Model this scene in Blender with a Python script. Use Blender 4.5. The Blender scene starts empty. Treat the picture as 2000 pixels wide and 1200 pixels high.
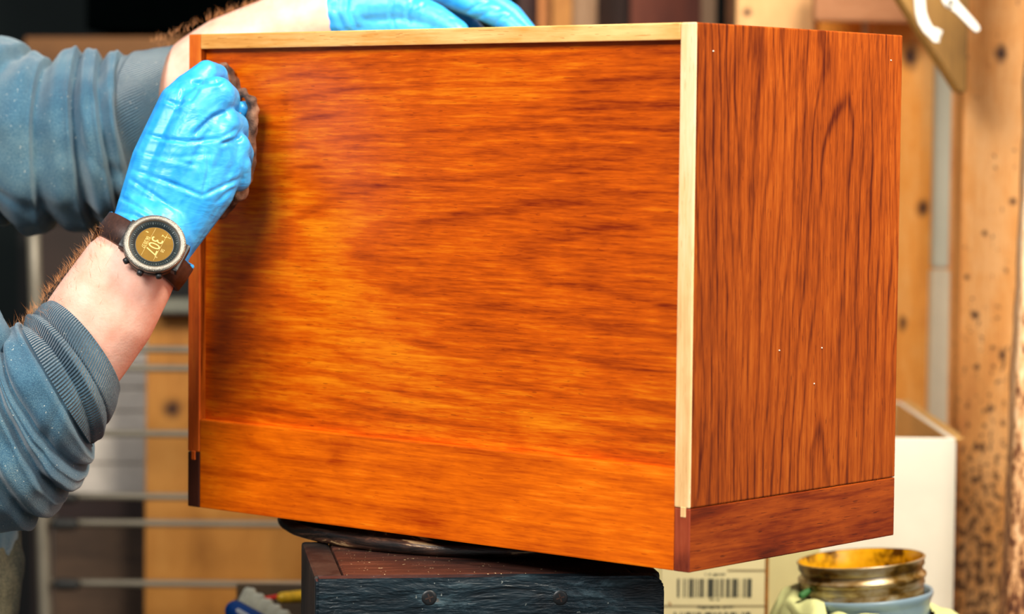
import bpy, bmesh, math, random
import numpy as np
from mathutils import Vector, Matrix, noise
random.seed(7)
C = bpy.context.scene
COL = C.collection
# ------------------------------------------------------------------ camera
CAM_H = 1.32
FPX = 5491.6                      # focal length in pixels of a 2000 px wide frame
PITCH, ROLL = 0.05944, 0.00995
cp, sp, cr, sr = math.cos(PITCH), math.sin(PITCH), math.cos(ROLL), math.sin(ROLL)
FWD = Vector((0, cp, -sp))
RGT = Vector((cr, sp*sr, cp*sr))
UPV = Vector((-sr, sp*cr, cp*cr))
EYE = Vector((0, 0, CAM_H))
cam = bpy.data.cameras.new('camera')
cam.sensor_width = 36.0
cam.lens = FPX*36/2000
cam.clip_start = 0.05
cam.dof.use_dof = True
cam.dof.focus_distance = 2.29
cam.dof.aperture_fstop = 5.4
co = bpy.data.objects.new('camera', cam)
COL.objects.link(co)
m3 = Matrix((RGT, UPV, -FWD)).transposed()
co.matrix_world = Matrix.Translation(EYE) @ m3.to_4x4()
C.camera = co
# ------------------------------------------------------------------ light and exposure
w = bpy.data.worlds.new('world'); C.world = w; w.use_nodes = True
w.node_tree.nodes['Background'].inputs[0].default_value = (0.80, 0.90, 1.0, 1)
w.node_tree.nodes['Background'].inputs[1].default_value = 0.19
def area(name, loc, target, size, power, col, spread=math.pi):
    l = bpy.data.lights.new(name, 'AREA'); l.shape = 'RECTANGLE'
    l.size, l.size_y = size; l.energy = power; l.color = col; l.spread = spread
    o = bpy.data.objects.new(name, l); COL.objects.link(o)
    o.location = loc
    o.rotation_euler = (Vector(target)-Vector(loc)).to_track_quat('-Z', 'Y').to_euler()
    return o
area('window_light', (-1.15, 0.35, 2.80), (-0.1, 2.35, 1.15), (1.4, 1.0), 92, (1.0, 0.96, 0.90))
area('fill_light', (1.7, 0.2, 1.9), (0.3, 2.5, 1.2), (1.0, 1.2), 13, (1.0, 0.93, 0.84))  # added fill from the front right, no real door behind it
area('wall_lamp', (0.75, 1.7, 2.55), (0.5, 3.4, 1.0), (0.6, 0.6), 40, (1.0, 0.90, 0.74), 2.4)
C.view_settings.view_transform = 'Standard'
C.view_settings.look = 'None'
C.view_settings.gamma = 1
C.view_settings.use_curve_mapping = False
C.view_settings.exposure = 0.2

def P(px, py, d):
    """world point seen at pixel (px, py) at distance d along the camera axis"""
    return EYE + d*(FWD + RGT*((px-1000)/FPX) + UPV*((600-py)/FPX))
def PX(v):
    q = v-EYE; d = q.dot(FWD)
    return 1000+FPX*q.dot(RGT)/d, 600-FPX*q.dot(UPV)/d
def lin(*c):
    return tuple(((x/255)/12.92 if x/255 <= 0.04045 else ((x/255+0.055)/1.055)**2.4) for x in c)+(1,)
# ------------------------------------------------------------------ materials
class NT:
    def __init__(s, name):
        s.m = bpy.data.materials.new(name); s.m.use_nodes = True
        s.t = s.m.node_tree; s.b = s.t.nodes['Principled BSDF']
        s.tc = s.t.nodes.new('ShaderNodeTexCoord')
    def lk(s, a, b): s.t.links.new(a, b)
    def n(s, typ, **k):
        x = s.t.nodes.new(typ)
        for a, v in k.items(): setattr(x, a, v)
        return x
    def mapn(s, scale, src='Object', rot=(0, 0, 0), loc=(0, 0, 0)):
        x = s.n('ShaderNodeMapping'); x.inputs['Scale'].default_value = scale
        x.inputs['Rotation'].default_value = rot; x.inputs['Location'].default_value = loc
        s.lk(s.tc.outputs[src], x.inputs[0]); return x.outputs[0]
    def noise(s, vec, scale=1, detail=3, rough=.5, dist=0):
        x = s.n('ShaderNodeTexNoise'); s.lk(vec, x.inputs['Vector'])
        x.inputs['Scale'].default_value = scale; x.inputs['Detail'].default_value = detail
        x.inputs['Roughness'].default_value = rough; x.inputs['Distortion'].default_value = dist
        return x.outputs['Fac']
    def math(s, op, a, b=None, c=None):
        x = s.n('ShaderNodeMath', operation=op)
        for i, v in enumerate((a, b, c)):
            if v is None: continue
            if isinstance(v, (int, float)): x.inputs[i].default_value = v
            else: s.lk(v, x.inputs[i])
        return x.outputs[0]
    def ramp(s, fac, stops):
        x = s.n('ShaderNodeValToRGB'); e = x.color_ramp.elements
        while len(e) < len(stops): e.new(.5)
        for q, (p, c) in zip(e, stops): q.position = p; q.color = c
        s.lk(fac, x.inputs[0]); return x.outputs[0]
    def mix(s, fac, a, b, mode='MIX'):
        x = s.n('ShaderNodeMix', data_type='RGBA', blend_type=mode)
        if isinstance(fac, (int, float)): x.inputs[0].default_value = fac
        else: s.lk(fac, x.inputs[0])
        for i, v in ((6, a), (7, b)):
            if isinstance(v, tuple): x.inputs[i].default_value = v
            else: s.lk(v, x.inputs[i])
        return x.outputs[2]
    def bump(s, h, strength=.3, dist=.001, prev=None):
        x = s.n('ShaderNodeBump'); x.inputs['Strength'].default_value = strength
        x.inputs['Distance'].default_value = dist; s.lk(h, x.inputs['Height'])
        if prev: s.lk(prev, x.inputs['Normal'])
        return x.outputs[0]
    def out(s, col=None, rough=.5, metal=0, normal=None, **k):
        b = s.b
        if col is not None:
            if isinstance(col, tuple): b.inputs['Base Color'].default_value = col
            else: s.lk(col, b.inputs['Base Color'])
        if isinstance(rough, (int, float)): b.inputs['Roughness'].default_value = rough
        else: s.lk(rough, b.inputs['Roughness'])
        b.inputs['Metallic'].default_value = metal
        if normal: s.lk(normal, b.inputs['Normal'])
        for a, v in k.items(): b.inputs[a.replace('_', ' ')].default_value = v
        return s.m
def wood(name, grain, dark, mid, light, figure=1.0, rough=.36, rings=11.0, lo=.28, hi=.75, seed=0., coat=.0, fib=1.0, ringamt=.42, spec=.4, cath=None, pw=2.5, blot=.95, bsa=.26):
    """grain: index of the axis the fibres run along (object space)"""
    t = NT(name)
    def sc(al, ac):
        v = [ac, ac, ac]; v[grain] = al; return tuple(v)
    L = (seed, seed*1.7, seed*.6)
    a = t.noise(t.mapn(sc(1.5*figure, 6.0*figure), loc=L), 1, 2.2, .45, .35)
    if cath:      # growth rings cut along a slightly tilted trunk axis
        ac, c0, a0, tilt, spacing, warp = cath
        sx = t.n('ShaderNodeSeparateXYZ'); t.lk(t.tc.outputs['Object'], sx.inputs[0])
        u = t.math('MULTIPLY', t.math('SUBTRACT', sx.outputs[grain], a0), tilt)
        wv = t.noise(t.mapn(sc(5, 16), loc=L), 1, 3, .5, .4)
        v_ = t.math('ADD', t.math('SUBTRACT', sx.outputs[ac], c0), t.math('MULTIPLY_ADD', a, warp, -warp*.5))
        ff_ = t.math('SQRT', t.math('ADD', t.math('MULTIPLY', u, u), t.math('MULTIPLY', v_, v_)))
        ff_ = t.math('MULTIPLY_ADD', wv, warp*.35, ff_)
        r = t.math('SINE', t.math('MULTIPLY', ff_, 6.283/spacing))
        r2 = t.noise(t.mapn((1, 1, 1)), 9, 2)
    else:
        r = t.math('SINE', t.math('MULTIPLY', a, rings*6.283))
        r2 = None
    r = t.math('POWER', t.math('ADD', t.math('MULTIPLY', r, .5), .5), pw)
    if r2: r = t.math('MULTIPLY', r, t.math('MULTIPLY', r2, 1.8))
    f = t.noise(t.mapn(sc(14, 260), loc=L), 1, 3, .65)
    f2 = t.noise(t.mapn(sc(42, 520), loc=L), 1, 2, .7)
    bl = t.noise(t.mapn(sc(2.6, 7.5), loc=(seed+3, seed, 1)), 1, 4, .6, .5)
    bs = t.noise(t.mapn(sc(22, 34), loc=L), 1, 3, .6, .8)
    s1 = t.math('MULTIPLY_ADD', r, -ringamt*.45, t.math('MULTIPLY', bl, blot))
    s2 = t.math('MULTIPLY_ADD', f, .34*fib, s1)
    s3 = t.math('MULTIPLY_ADD', bs, bsa, s2)
    s4 = t.math('MULTIPLY_ADD', f2, .22*fib, t.math('ADD', s3, -.30-.2*(fib-1)))
    c = t.ramp(s4, [(lo, dark), ((lo+hi)/2, mid), (hi, light)])
    pores = t.math('GREATER_THAN', t.noise(t.mapn(sc(60, 900), loc=L), 1, 1, .5), .69)
    c = t.mix(t.math('MULTIPLY', pores, .6), c, dark)
    nb = t.bump(f2, .12, .0006)
    m = t.out(c, t.math('MULTIPLY_ADD', f2, .12, rough-.06), 0, nb, Specular_IOR_Level=spec, Coat_Weight=coat)
    return m
def plain(name, col, rough=.5, metal=0, var=.12, scale=25, bump=0., **k):
    t = NT(name)
    n = t.noise(t.mapn((1, 1, 1)), scale, 4, .6)
    c2 = tuple(x*(1-var*2.2) for x in col[:3])+(1,)
    c = t.ramp(n, [(.3, c2), (.62, col)])
    nb = t.bump(n, bump, .002) if bump else None
    return t.out(c, rough, metal, nb, **k)
M = {}
OR_D, OR_M, OR_L = lin(150, 38, 4), lin(222, 84, 6), lin(250, 138, 22)
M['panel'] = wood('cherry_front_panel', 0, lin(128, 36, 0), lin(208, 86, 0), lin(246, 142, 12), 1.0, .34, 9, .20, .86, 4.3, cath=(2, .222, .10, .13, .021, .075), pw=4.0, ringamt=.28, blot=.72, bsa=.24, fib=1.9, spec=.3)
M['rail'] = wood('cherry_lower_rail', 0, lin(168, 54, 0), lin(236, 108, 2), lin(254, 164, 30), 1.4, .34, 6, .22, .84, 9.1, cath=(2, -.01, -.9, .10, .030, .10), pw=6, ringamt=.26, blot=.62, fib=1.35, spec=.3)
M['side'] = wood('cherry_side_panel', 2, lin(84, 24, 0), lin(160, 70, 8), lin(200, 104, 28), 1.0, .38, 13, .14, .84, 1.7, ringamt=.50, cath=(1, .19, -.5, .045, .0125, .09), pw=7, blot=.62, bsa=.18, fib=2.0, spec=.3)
M['base'] = wood('dark_base_strip', 1, lin(58, 14, 0), lin(122, 42, 4), lin(168, 74, 14), 2.2, .34, 6, .22, .84, 5.2, pw=3, ringamt=.3, fib=1.6, blot=1.1, spec=.3)
M['foot_dark'] = wood('blackish_foot_end', 2, lin(36, 16, 10), lin(62, 28, 18), lin(88, 42, 26), 2, .4, 6, .2, .8, 2.9)
M['foot'] = wood('dark_foot_end', 2, lin(96, 34, 20), lin(158, 66, 36), lin(190, 100, 62), 2, .4, 6, .2, .8, 2.2)
M['edge'] = wood('pale_board_edge', 0, lin(190, 112, 40), lin(224, 156, 76), lin(246, 204, 132), 3.5, .42, 5, .2, .8, 6.6, ringamt=.25)
M['edge_v'] = wood('pale_vertical_edge', 2, lin(214, 150, 86), lin(244, 198, 136), lin(254, 230, 188), 3.0, .42, 5, .2, .8, 3.6, ringamt=.25)
M['edge_l'] = wood('orange_vertical_edge', 2, lin(150, 52, 8), lin(208, 88, 16), lin(236, 126, 34), 3.0, .42, 5, .2, .8, 3.1, ringamt=.25)
M['filler'] = plain('nail_hole_filler', lin(240, 225, 205), .6)
M['dark'] = plain('dark_inside', lin(45, 26, 18), .8)

def empty(name, loc=(0, 0, 0), rot=(0, 0, 0), label=None, cat=None, group=None, kind=None):
    o = bpy.data.objects.new(name, None); COL.objects.link(o)
    o.location = loc; o.rotation_euler = rot; o.empty_display_size = .05
    return tag(o, label, cat, group, kind)
def tag(o, label=None, cat=None, group=None, kind=None):
    if label: o['label'] = label
    if cat: o['category'] = cat
    if group: o['group'] = group
    if kind: o['kind'] = kind
    return o
def link(name, bm, mat, parent=None, smooth=False, label=None, kind=None, world=False):
    me = bpy.data.meshes.new(name)
    bmesh.ops.recalc_face_normals(bm, faces=bm.faces)
    bm.to_mesh(me); bm.free()
    if smooth:
        for p in me.polygons: p.use_smooth = True
    me.materials.append(mat)
    o = bpy.data.objects.new(name, me); COL.objects.link(o)
    if parent is not None:
        o.parent = parent
        if world: o.matrix_parent_inverse = wm(parent).inverted()
    if label: o['label'] = label
    if kind: o['kind'] = kind
    return o
def wm(o):
    m = Matrix.LocRotScale(o.location, o.rotation_euler, o.scale)
    if o.parent: return wm(o.parent) @ o.matrix_parent_inverse @ m
    return m
def bx(bm, x0, x1, y0, y1, z0, z1, bev=0, seg=1):
    b = bmesh.new()
    bmesh.ops.create_cube(b, size=1)
    for v in b.verts:
        v.co = Vector(((x0+x1)/2+v.co.x*(x1-x0), (y0+y1)/2+v.co.y*(y1-y0), (z0+z1)/2+v.co.z*(z1-z0)))
    if bev: bmesh.ops.bevel(b, geom=b.edges[:], offset=bev, segments=seg, affect='EDGES', profile=.6)
    add(bm, b)
def add(bm, b, mat=None):
    me = bpy.data.meshes.new('t'); b.to_mesh(me); b.free()
    if mat is not None: me.transform(mat)
    bm.from_mesh(me); bpy.data.meshes.remove(me)
def box(x0, x1, y0, y1, z0, z1, bev=0, seg=1):
    bm = bmesh.new(); bx(bm, x0, x1, y0, y1, z0, z1, bev, seg); return bm
def prism(poly, d, thick, bev=.002, bm=None):
    """pixel polygon standing at distance d, extruded straight back along +Y"""
    bm = bm or bmesh.new(); b = bmesh.new()
    y = P(poly[0][0], poly[0][1], d).y
    vs = []
    for (px, py) in poly:
        r = P(px, py, 1.0)-EYE; q = EYE+r*(y/r.y); vs.append(b.verts.new(q))
    f = b.faces.new(vs)
    e = bmesh.ops.extrude_face_region(b, geom=[f])
    for v in [g for g in e['geom'] if isinstance(g, bmesh.types.BMVert)]: v.co.y += thick
    if bev: bmesh.ops.bevel(b, geom=b.edges[:], offset=bev, segments=2, affect='EDGES')
    add(bm, b); return bm
def cap(bm, p0, p1, r0, r1, seg=16, rings=6, flat=None, ff=1.0):
    """tapered capsule; flat = direction along which it is squashed by ff"""
    p0, p1 = Vector(p0), Vector(p1); ax = p1-p0
    L = ax.length; ax = ax/L if L > 1e-7 else Vector((0, 0, 1))
    q = ax.to_track_quat('Z', 'Y'); rows = []
    for side, p, r in ((-1, p0, r0), (1, p1, r1)):
        for i in range(rings+1):
            a = (i/rings)*math.pi/2
            a = -math.pi/2+a if side < 0 else a
            rows.append((p, r*math.cos(a), r*math.sin(a)))
    vs = []
    for i, (p, rr, h) in enumerate(rows):
        if rr < 1e-6*max(r0, 1): rr = 0
        if i in (0, len(rows)-1): vs.append([bm.verts.new(p+q@Vector((0, 0, h)))]); continue
        ring = []
        for k in range(seg):
            a = 2*math.pi*k/seg
            off = q@Vector((rr*math.cos(a), rr*math.sin(a), h))
            if flat is not None: off -= flat*off.dot(flat)*(1-ff)
            ring.append(bm.verts.new(p+off))
        vs.append(ring)
    for a, b in zip(vs, vs[1:]):
        n = seg
        for k in range(n):
            k2 = (k+1) % n
            if len(a) == 1: bm.faces.new((a[0], b[k], b[k2]))
            elif len(b) == 1: bm.faces.new((a[k2], a[k], b[0]))
            else: bm.faces.new((a[k], b[k], b[k2], a[k2]))
def chain(bm, pts, flat=None, ff=1.0, seg=16):
    """pts: list of (px, py, d, r)"""
    for a, b in zip(pts, pts[1:]):
        cap(bm, P(*a[:3]), P(*b[:3]), a[3], b[3], seg, 6, flat, ff)
def wchain(bm, pts, flat=None, ff=1.0):
    for a, b in zip(pts, pts[1:]): cap(bm, a[:3], b[:3], a[3], b[3], 20, 6, flat, ff)
def remesh(bm, voxel, it=6, fac=.5):
    me = bpy.data.meshes.new('t'); bmesh.ops.recalc_face_normals(bm, faces=bm.faces); bm.to_mesh(me); bm.free()
    o = bpy.data.objects.new('t', me); COL.objects.link(o)
    r = o.modifiers.new('r', 'REMESH'); r.mode = 'VOXEL'; r.voxel_size = voxel
    if it:
        s = o.modifiers.new('s', 'SMOOTH'); s.factor = fac; s.iterations = it
    dg = bpy.context.evaluated_depsgraph_get(); dg.update()
    out = bpy.data.meshes.new_from_object(o.evaluated_get(dg))
    bpy.data.objects.remove(o); bpy.data.meshes.remove(me)
    return out
def displace(me, fn):
    n = len(me.vertices)
    c = np.empty(n*3, np.float32); me.vertices.foreach_get('co', c); c = c.reshape(-1, 3)
    nm = np.empty(n*3, np.float32); me.vertex_normals.foreach_get('vector', nm); nm = nm.reshape(-1, 3)
    d = np.array([fn(Vector(q)) for q in c.tolist()], np.float32)
    c = c+nm*d[:, None]
    me.vertices.foreach_set('co', c.ravel()); me.update()
def link_me(name, me, mat, parent=None, label=None, kind=None):
    me.name = name; me.materials.clear(); me.materials.append(mat)
    for p in me.polygons: p.use_smooth = True
    o = bpy.data.objects.new(name, me); COL.objects.link(o)
    if parent is not None: o.parent = parent; o.matrix_parent_inverse = wm(parent).inverted()
    if label: o['label'] = label
    if kind: o['kind'] = kind
    return o
def lathe(bm, prof, seg=64, mat=None):
    b = bmesh.new(); rows = []
    for r, z in prof:
        if r < 1e-6: rows.append([b.verts.new((0, 0, z))])
        else: rows.append([b.verts.new((r*math.cos(2*math.pi*k/seg), r*math.sin(2*math.pi*k/seg), z)) for k in range(seg)])
    for a, c in zip(rows, rows[1:]):
        for k in range(seg):
            k2 = (k+1) % seg
            if len(a) == 1 and len(c) == 1: continue
            if len(a) == 1: b.faces.new((a[0], c[k], c[k2]))
            elif len(c) == 1: b.faces.new((a[k], a[k2], c[0]))
            else: b.faces.new((a[k], a[k2], c[k2], c[k]))
    add(bm, b, mat)
def tube(bm, pts, rad, seg=10, capends=True):
    pts = [Vector(p) for p in pts]; rows = []
    up = Vector((0, 0, 1))
    for i, p in enumerate(pts):
        t = (pts[min(i+1, len(pts)-1)]-pts[max(i-1, 0)]).normalized()
        s = t.cross(up)
        if s.length < .05: s = t.cross(Vector((1, 0, 0)))
        s.normalize(); u = s.cross(t); up = u
        r = rad[i] if isinstance(rad, (list, tuple)) else rad
        rows.append([bm.verts.new(p+s*r*math.cos(2*math.pi*k/seg)+u*r*math.sin(2*math.pi*k/seg)) for k in range(seg)])
    for a, b in zip(rows, rows[1:]):
        for k in range(seg): bm.faces.new((a[k], b[k], b[(k+1) % seg], a[(k+1) % seg]))
    if capends: bm.faces.new(rows[0][::-1]); bm.faces.new(rows[-1])

# ================================================================== SETTING
t = NT('concrete_floor_mat')
M['floor'] = t.out(t.ramp(t.noise(t.mapn((1, 1, 1)), 5, 6, .6), [(.3, lin(40, 35, 30)), (.7, lin(70, 62, 53))]), .7)
M['wall_dark'] = plain('dark_teal_wall', lin(24, 34, 34), 1, 0, .2, 2)
M['wall_wood'] = wood('sheathing_wood', 2, lin(150, 84, 34), lin(206, 138, 74), lin(232, 176, 112), .8, .6, 8, .2, .8, 7.)
link('floor', box(-3.2, 2.4, -1.2, 5.6, -.05, 0), M['floor']); bpy.data.objects['floor']['kind'] = 'structure'
link('wall_back', box(-3.2, 2.4, 5.5, 5.6, 0, 3.0), M['wall_dark'])['kind'] = 'structure'
link('wall_left', box(-3.2, -3.1, 1.6, 5.5, 0, 3.0), M['wall_dark'])['kind'] = 'structure'
wr_ = link('wall_right', box(.36, 2.3, 3.84, 3.90, 0, 2.6), M['wall_wood']); wr_['kind'] = 'structure'

def bgwood(name, d, m, l, seed, grain=2, fig=.8, knots=(), spots=None, rough=.6, lo=.22, hi=.8):
    """weathered board with knots at given world points and optional rot specks below a height"""
    mt = wood(name, grain, d, m, l, fig, rough, 7, lo, hi, seed, ringamt=.3)
    tr = mt.node_tree; b = tr.nodes['Principled BSDF']
    src = b.inputs['Base Color'].links[0].from_socket
    t = NT.__new__(NT); t.m = mt; t.t = tr; t.b = b
    t.tc = next(n for n in tr.nodes if n.type == 'TEX_COORD')
    for (px, py, dd, r, el) in knots:
        k = P(px, py, dd)
        s = t.n('ShaderNodeVectorMath', operation='SUBTRACT'); t.lk(t.tc.outputs['Object'], s.inputs[0]); s.inputs[1].default_value = k
        e = t.n('ShaderNodeVectorMath', operation='MULTIPLY'); t.lk(s.outputs[0], e.inputs[0]); e.inputs[1].default_value = (1, 0, el)
        ln = t.n('ShaderNodeVectorMath', operation='LENGTH'); t.lk(e.outputs[0], ln.inputs[0])
        w_ = t.math('ADD', ln.outputs['Value'], t.math('MULTIPLY', t.noise(t.mapn((1, 1, 1)), 120, 2), r*.6))
        mr = t.n('ShaderNodeMapRange'); t.lk(w_, mr.inputs[0]); mr.inputs[1].default_value = r*.7; mr.inputs[2].default_value = r*1.9
        mr.inputs[3].default_value = 1; mr.inputs[4].default_value = 0
        src = t.mix(mr.outputs[0], src, lin(58, 28, 12))
    if spots:
        z1, z0, dens, scl = spots
        n = t.noise(t.mapn((1, 1, .7)), scl, 2.5, .55)
        sx = t.n('ShaderNodeSeparateXYZ'); t.lk(t.tc.outputs['Object'], sx.inputs[0])
        mr = t.n('ShaderNodeMapRange'); t.lk(sx.outputs[2], mr.inputs[0]); mr.inputs[1].default_value = z0; mr.inputs[2].default_value = z1
        mr.inputs[3].default_value = dens; mr.inputs[4].default_value = 0
        v = t.math('ADD', n, mr.outputs[0])
        m2 = t.n('ShaderNodeMapRange'); t.lk(v, m2.inputs[0]); m2.inputs[1].default_value = .66; m2.inputs[2].default_value = .74
        src = t.mix(t.math('MULTIPLY', m2.outputs[0], .85), src, lin(62, 34, 18))
    t.lk(src, b.inputs['Base Color'])
    return mt
def board(name, poly, d, thick, mat, label, cat, parent=None, bev=.002, group=None):
    o = link(name, prism(poly, d, thick, bev), mat, parent)
    o['label'] = label
    if parent is None: o['category'] = cat
    if group: o['group'] = group
    return o
def vert(x0t, x1t, x0b, x1b, d, top=-700, bot=None):
    """pixel polygon of an upright board; x at y=0 and y=1200, continued to the floor"""
    if bot is None: bot = 285+(CAM_H-.002)/d*FPX
    def X(a, b, y): return a+(b-a)*y/1200
    return [(X(x0t, x0b, top), top), (X(x1t, x1b, top), top), (X(x1t, x1b, bot), bot), (X(x0t, x0b, bot), bot)]
# right-hand timber framing (parts of wall_right)
board('wall_stud', vert(1703, 1838, 1676, 1799, 3.66), 3.66, .05,
      bgwood('stud_a', lin(196, 112, 36), lin(232, 152, 58), lin(244, 186, 110), 2.4, knots=((1785, 108, 3.66, .009, .6), (1812, 408, 3.66, .007, .7), (1774, 637, 3.66, .0045, .5))),
      'orange pine wall stud with dark knots right of the cabinet', None, wr_)
board('wall_stud', vert(1440, 1592, 1416, 1566, 3.68), 3.68, .04,
      bgwood('stud_b', lin(214, 156, 96), lin(236, 184, 122), lin(246, 206, 150), 5.5, knots=((1463, 22, 3.68, .005, 1),)),
      'pale wide wall board above the cabinet', None, wr_)
board('wall_stud', vert(1590, 1686, 1570, 1662, 3.70), 3.70, .04,
      bgwood('stud_c', lin(214, 120, 24), lin(240, 150, 40), lin(250, 176, 70), 8.5),
      'bright orange wall board under the cross board', None, wr_)
board('wall_trim', vert(1686, 1699, 1664, 1676, 3.69), 3.69, .03, plain('cream_strip', lin(240, 214, 170), .6), 'narrow cream strip between two wall boards', None, wr_)
board('cross_board', [(1592, -60), (1900, -60), (1900, 46), (1592, 40)], 3.60, .04,
      bgwood('cross_wood', lin(128, 76, 40), lin(166, 108, 66), lin(190, 132, 88), 1.5, grain=0),
      'brown horizontal blocking board near the top of the picture', None, wr_)
pale = plain('pale_trim_paint', lin(214, 200, 168), .55, 0, .06, 12)
board('wall_trim', [(1838, -300), (1868, -300), (1853, 524), (1822, 524)], 3.62, .03, plain('greyed_trim_paint', lin(178, 174, 152), .55, 0, .06, 12), 'upper length of grey-beige painted trim', None, wr_)
board('wall_trim', [(1821, 528), (1856, 528), (1822, 2300), (1786, 2260)], 3.61, .035, pale, 'lower length of cream painted trim', None, wr_)
board('timber_post', vert(1886, 2004, 1866, 1984, 3.3), 3.3, .07,
      bgwood('post_wood', lin(184, 106, 46), lin(222, 152, 78), lin(240, 186, 124), 3.2, fig=.7,
             knots=((1963, 103, 3.3, .0065, .7), (1990, 395, 3.3, .004, 1), (1935, 458, 3.3, .003, 1), (1917, 621, 3.3, .0045, 1), (1900, 545, 3.3, .003, 1), (1972, 700, 3.3, .004, .6)),
             spots=(1.22, .80, .20, 120)),
      'broad timber post with knots and rot specks right of the white box', 'post')
# rough near post
bm = bmesh.new()
b = bmesh.new(); nx, nz = 14, 150
front = P(2010, 600, 2.95).y
def edge_x(z):
    py = 285+(CAM_H-z)/2.95*FPX
    return P(2012-py*.036, py, 2.95).x + .0012*noise.noise(Vector((0, 0, z*40)))+.0016*noise.noise(Vector((3, 0, z*9)))
sec = [(.012, .10), (.010, .075), (.007, .05), (.004, .03), (.001, .012), (.002, .004), (.006, 0), (.02, 0), (.04, 0), (.06, 0), (.08, 0), (.094, 0), (.1, .006), (.1, .05), (.1, .1)]
rows = []
for j in range(nz+1):
    z = 2.1*j/nz; row = []
    for (a, c) in sec:
        n = noise.noise(Vector((a*60, c*60, z*22)))*.0016
        row.append(b.verts.new((edge_x(z)+a+n, front+c-n, z)))
    rows.append(row)
for r0, r1 in zip(rows, rows[1:]):
    for k in range(len(sec)): b.faces.new((r0[k], r1[k], r1[(k+1) % len(sec)], r0[(k+1) % len(sec)]))
b.faces.new(rows[0]); b.faces.new(rows[-1][::-1])
add(bm, b)
t = NT('rough_weathered_post'); n1 = t.noise(t.mapn((1, 1, .35)), 170, 4, .7); sx = t.n('ShaderNodeSeparateXYZ'); t.lk(t.tc.outputs['Object'], sx.inputs[0])
mr = t.n('ShaderNodeMapRange'); t.lk(sx.outputs[2], mr.inputs[0]); mr.inputs[1].default_value = .85; mr.inputs[2].default_value = 1.25; mr.inputs[3].default_value = .16; mr.inputs[4].default_value = -.06
v = t.math('ADD', t.math('MULTIPLY_ADD', t.noise(t.mapn((1, 1, .4)), 14, 3), .25, n1), t.math('ADD', mr.outputs[0], -.125))
M['rough'] = t.out(t.ramp(v, [(.36, lin(250, 220, 180)), (.56, lin(232, 176, 122)), (.66, lin(130, 78, 44)), (.75, lin(80, 44, 26))]), .8, 0, t.bump(n1, .6, .003))
o = link('rough_post', bm, M['rough'], None, True); tag(o, 'rough weathered flaking post cut off by the right picture edge', 'post')

# gusset plate with diagonal edge, plastic straps
g = board('gusset_plate', [(1640, -240), (1898, -240), (1888, 182), (1874, 180), (1752, -12)], 3.2, .05,
      bgwood('gusset_face', lin(104, 72, 26), lin(136, 98, 40), lin(158, 118, 54), 6.1, knots=()),
      'olive brown triangular plywood gusset hanging top right', 'bracket')
g.data.materials.append(plain('gusset_lit_edge', lin(206, 158, 66), .6))  # lit look of the diagonal edge painted in as a brighter colour
for p_ in g.data.polygons:
    if p_.normal.y > -.5 and p_.normal.x < -.3: p_.material_index = 1
bm = bmesh.new()
def strip(bm, pts, d, wd, th):
    """curved flat plastic strip following pixel points, width wd px, thickness th metres"""
    rows = []
    n = len(pts)
    for i, (x, y, ws) in enumerate(pts):
        x0, y0, _ = pts[max(i-1, 0)]; x1, y1, _ = pts[min(i+1, n-1)]
        tx, ty = x1-x0, y1-y0; l = math.hypot(tx, ty); nx_, ny_ = -ty/l, tx/l
        h = wd*ws/2
        a = P(x+nx_*h, y+ny_*h, d); c = P(x-nx_*h, y-ny_*h, d)
        dy = Vector((0, th, 0)); e = (a-c)*.12
        rows.append([bm.verts.new(q) for q in (a+dy, a, c, c+dy)])
    for r0, r1 in zip(rows, rows[1:]):
        for k in range(4): bm.faces.new((r0[k], r1[k], r1[(k+1) % 4], r0[(k+1) % 4]))
    bm.faces.new(rows[0]); bm.faces.new(rows[-1][::-1])
M['plastic'] = plain('white_plastic', lin(214, 212, 204), .35, 0, .03, 8)
arc = [(1802, -90, .9), (1799, -50, 1), (1797, -20, 1), (1797, 5, 1), (1799, 25, 1), (1804, 42, 1.05), (1812, 56, 1), (1822, 66, .95), (1829, 71, 1.25), (1833, 70, 1.3)]
strip(bm, arc, 3.08, 21, .006)
o = link('plastic_strap', bm, M['plastic']); tag(o, 'white curved plastic strap hanging, the left one with a hooked end', 'strap', 'white plastic straps')
bv = o.modifiers.new('b', 'BEVEL'); bv.width = .0012; bv.segments = 2
bm = bmesh.new()
arc = [(1822, -70, .8), (1836, -40, .8), (1846, -18, .9), (1853, -4, 1.5), (1858, 4, 1.5), (1866, 12, 1.1), (1876, 21, 1.0), (1888, 34, .95), (1900, 47, .9), (1908, 56, .8), (1912, 61, .5)]
strip(bm, arc, 3.06, 19, .006)
o = link('plastic_strap', bm, M['plastic']); tag(o, 'white straight plastic strap with an eyelet, the right-hand one', 'strap', 'white plastic straps')
bv = o.modifiers.new('b', 'BEVEL'); bv.width = .0012; bv.segments = 2
ring = bmesh.new(); e0 = P(1857, 5, 3.057)
tube(ring, [e0+Vector((.0032*math.cos(a), 0, .0038*math.sin(a))) for a in [2*math.pi*i/16 for i in range(17)]], .0012, 6)
link('eyelet', ring, M['plastic'], o)
hole = bmesh.new(); cap(hole, e0+Vector((0, -.0002, 0)), e0+Vector((0, .002, 0)), .0024, .0024, 12, 3)
link('eyelet_hole', hole, M['dark'], o, True, 'dark hole of the eyelet')
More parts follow.
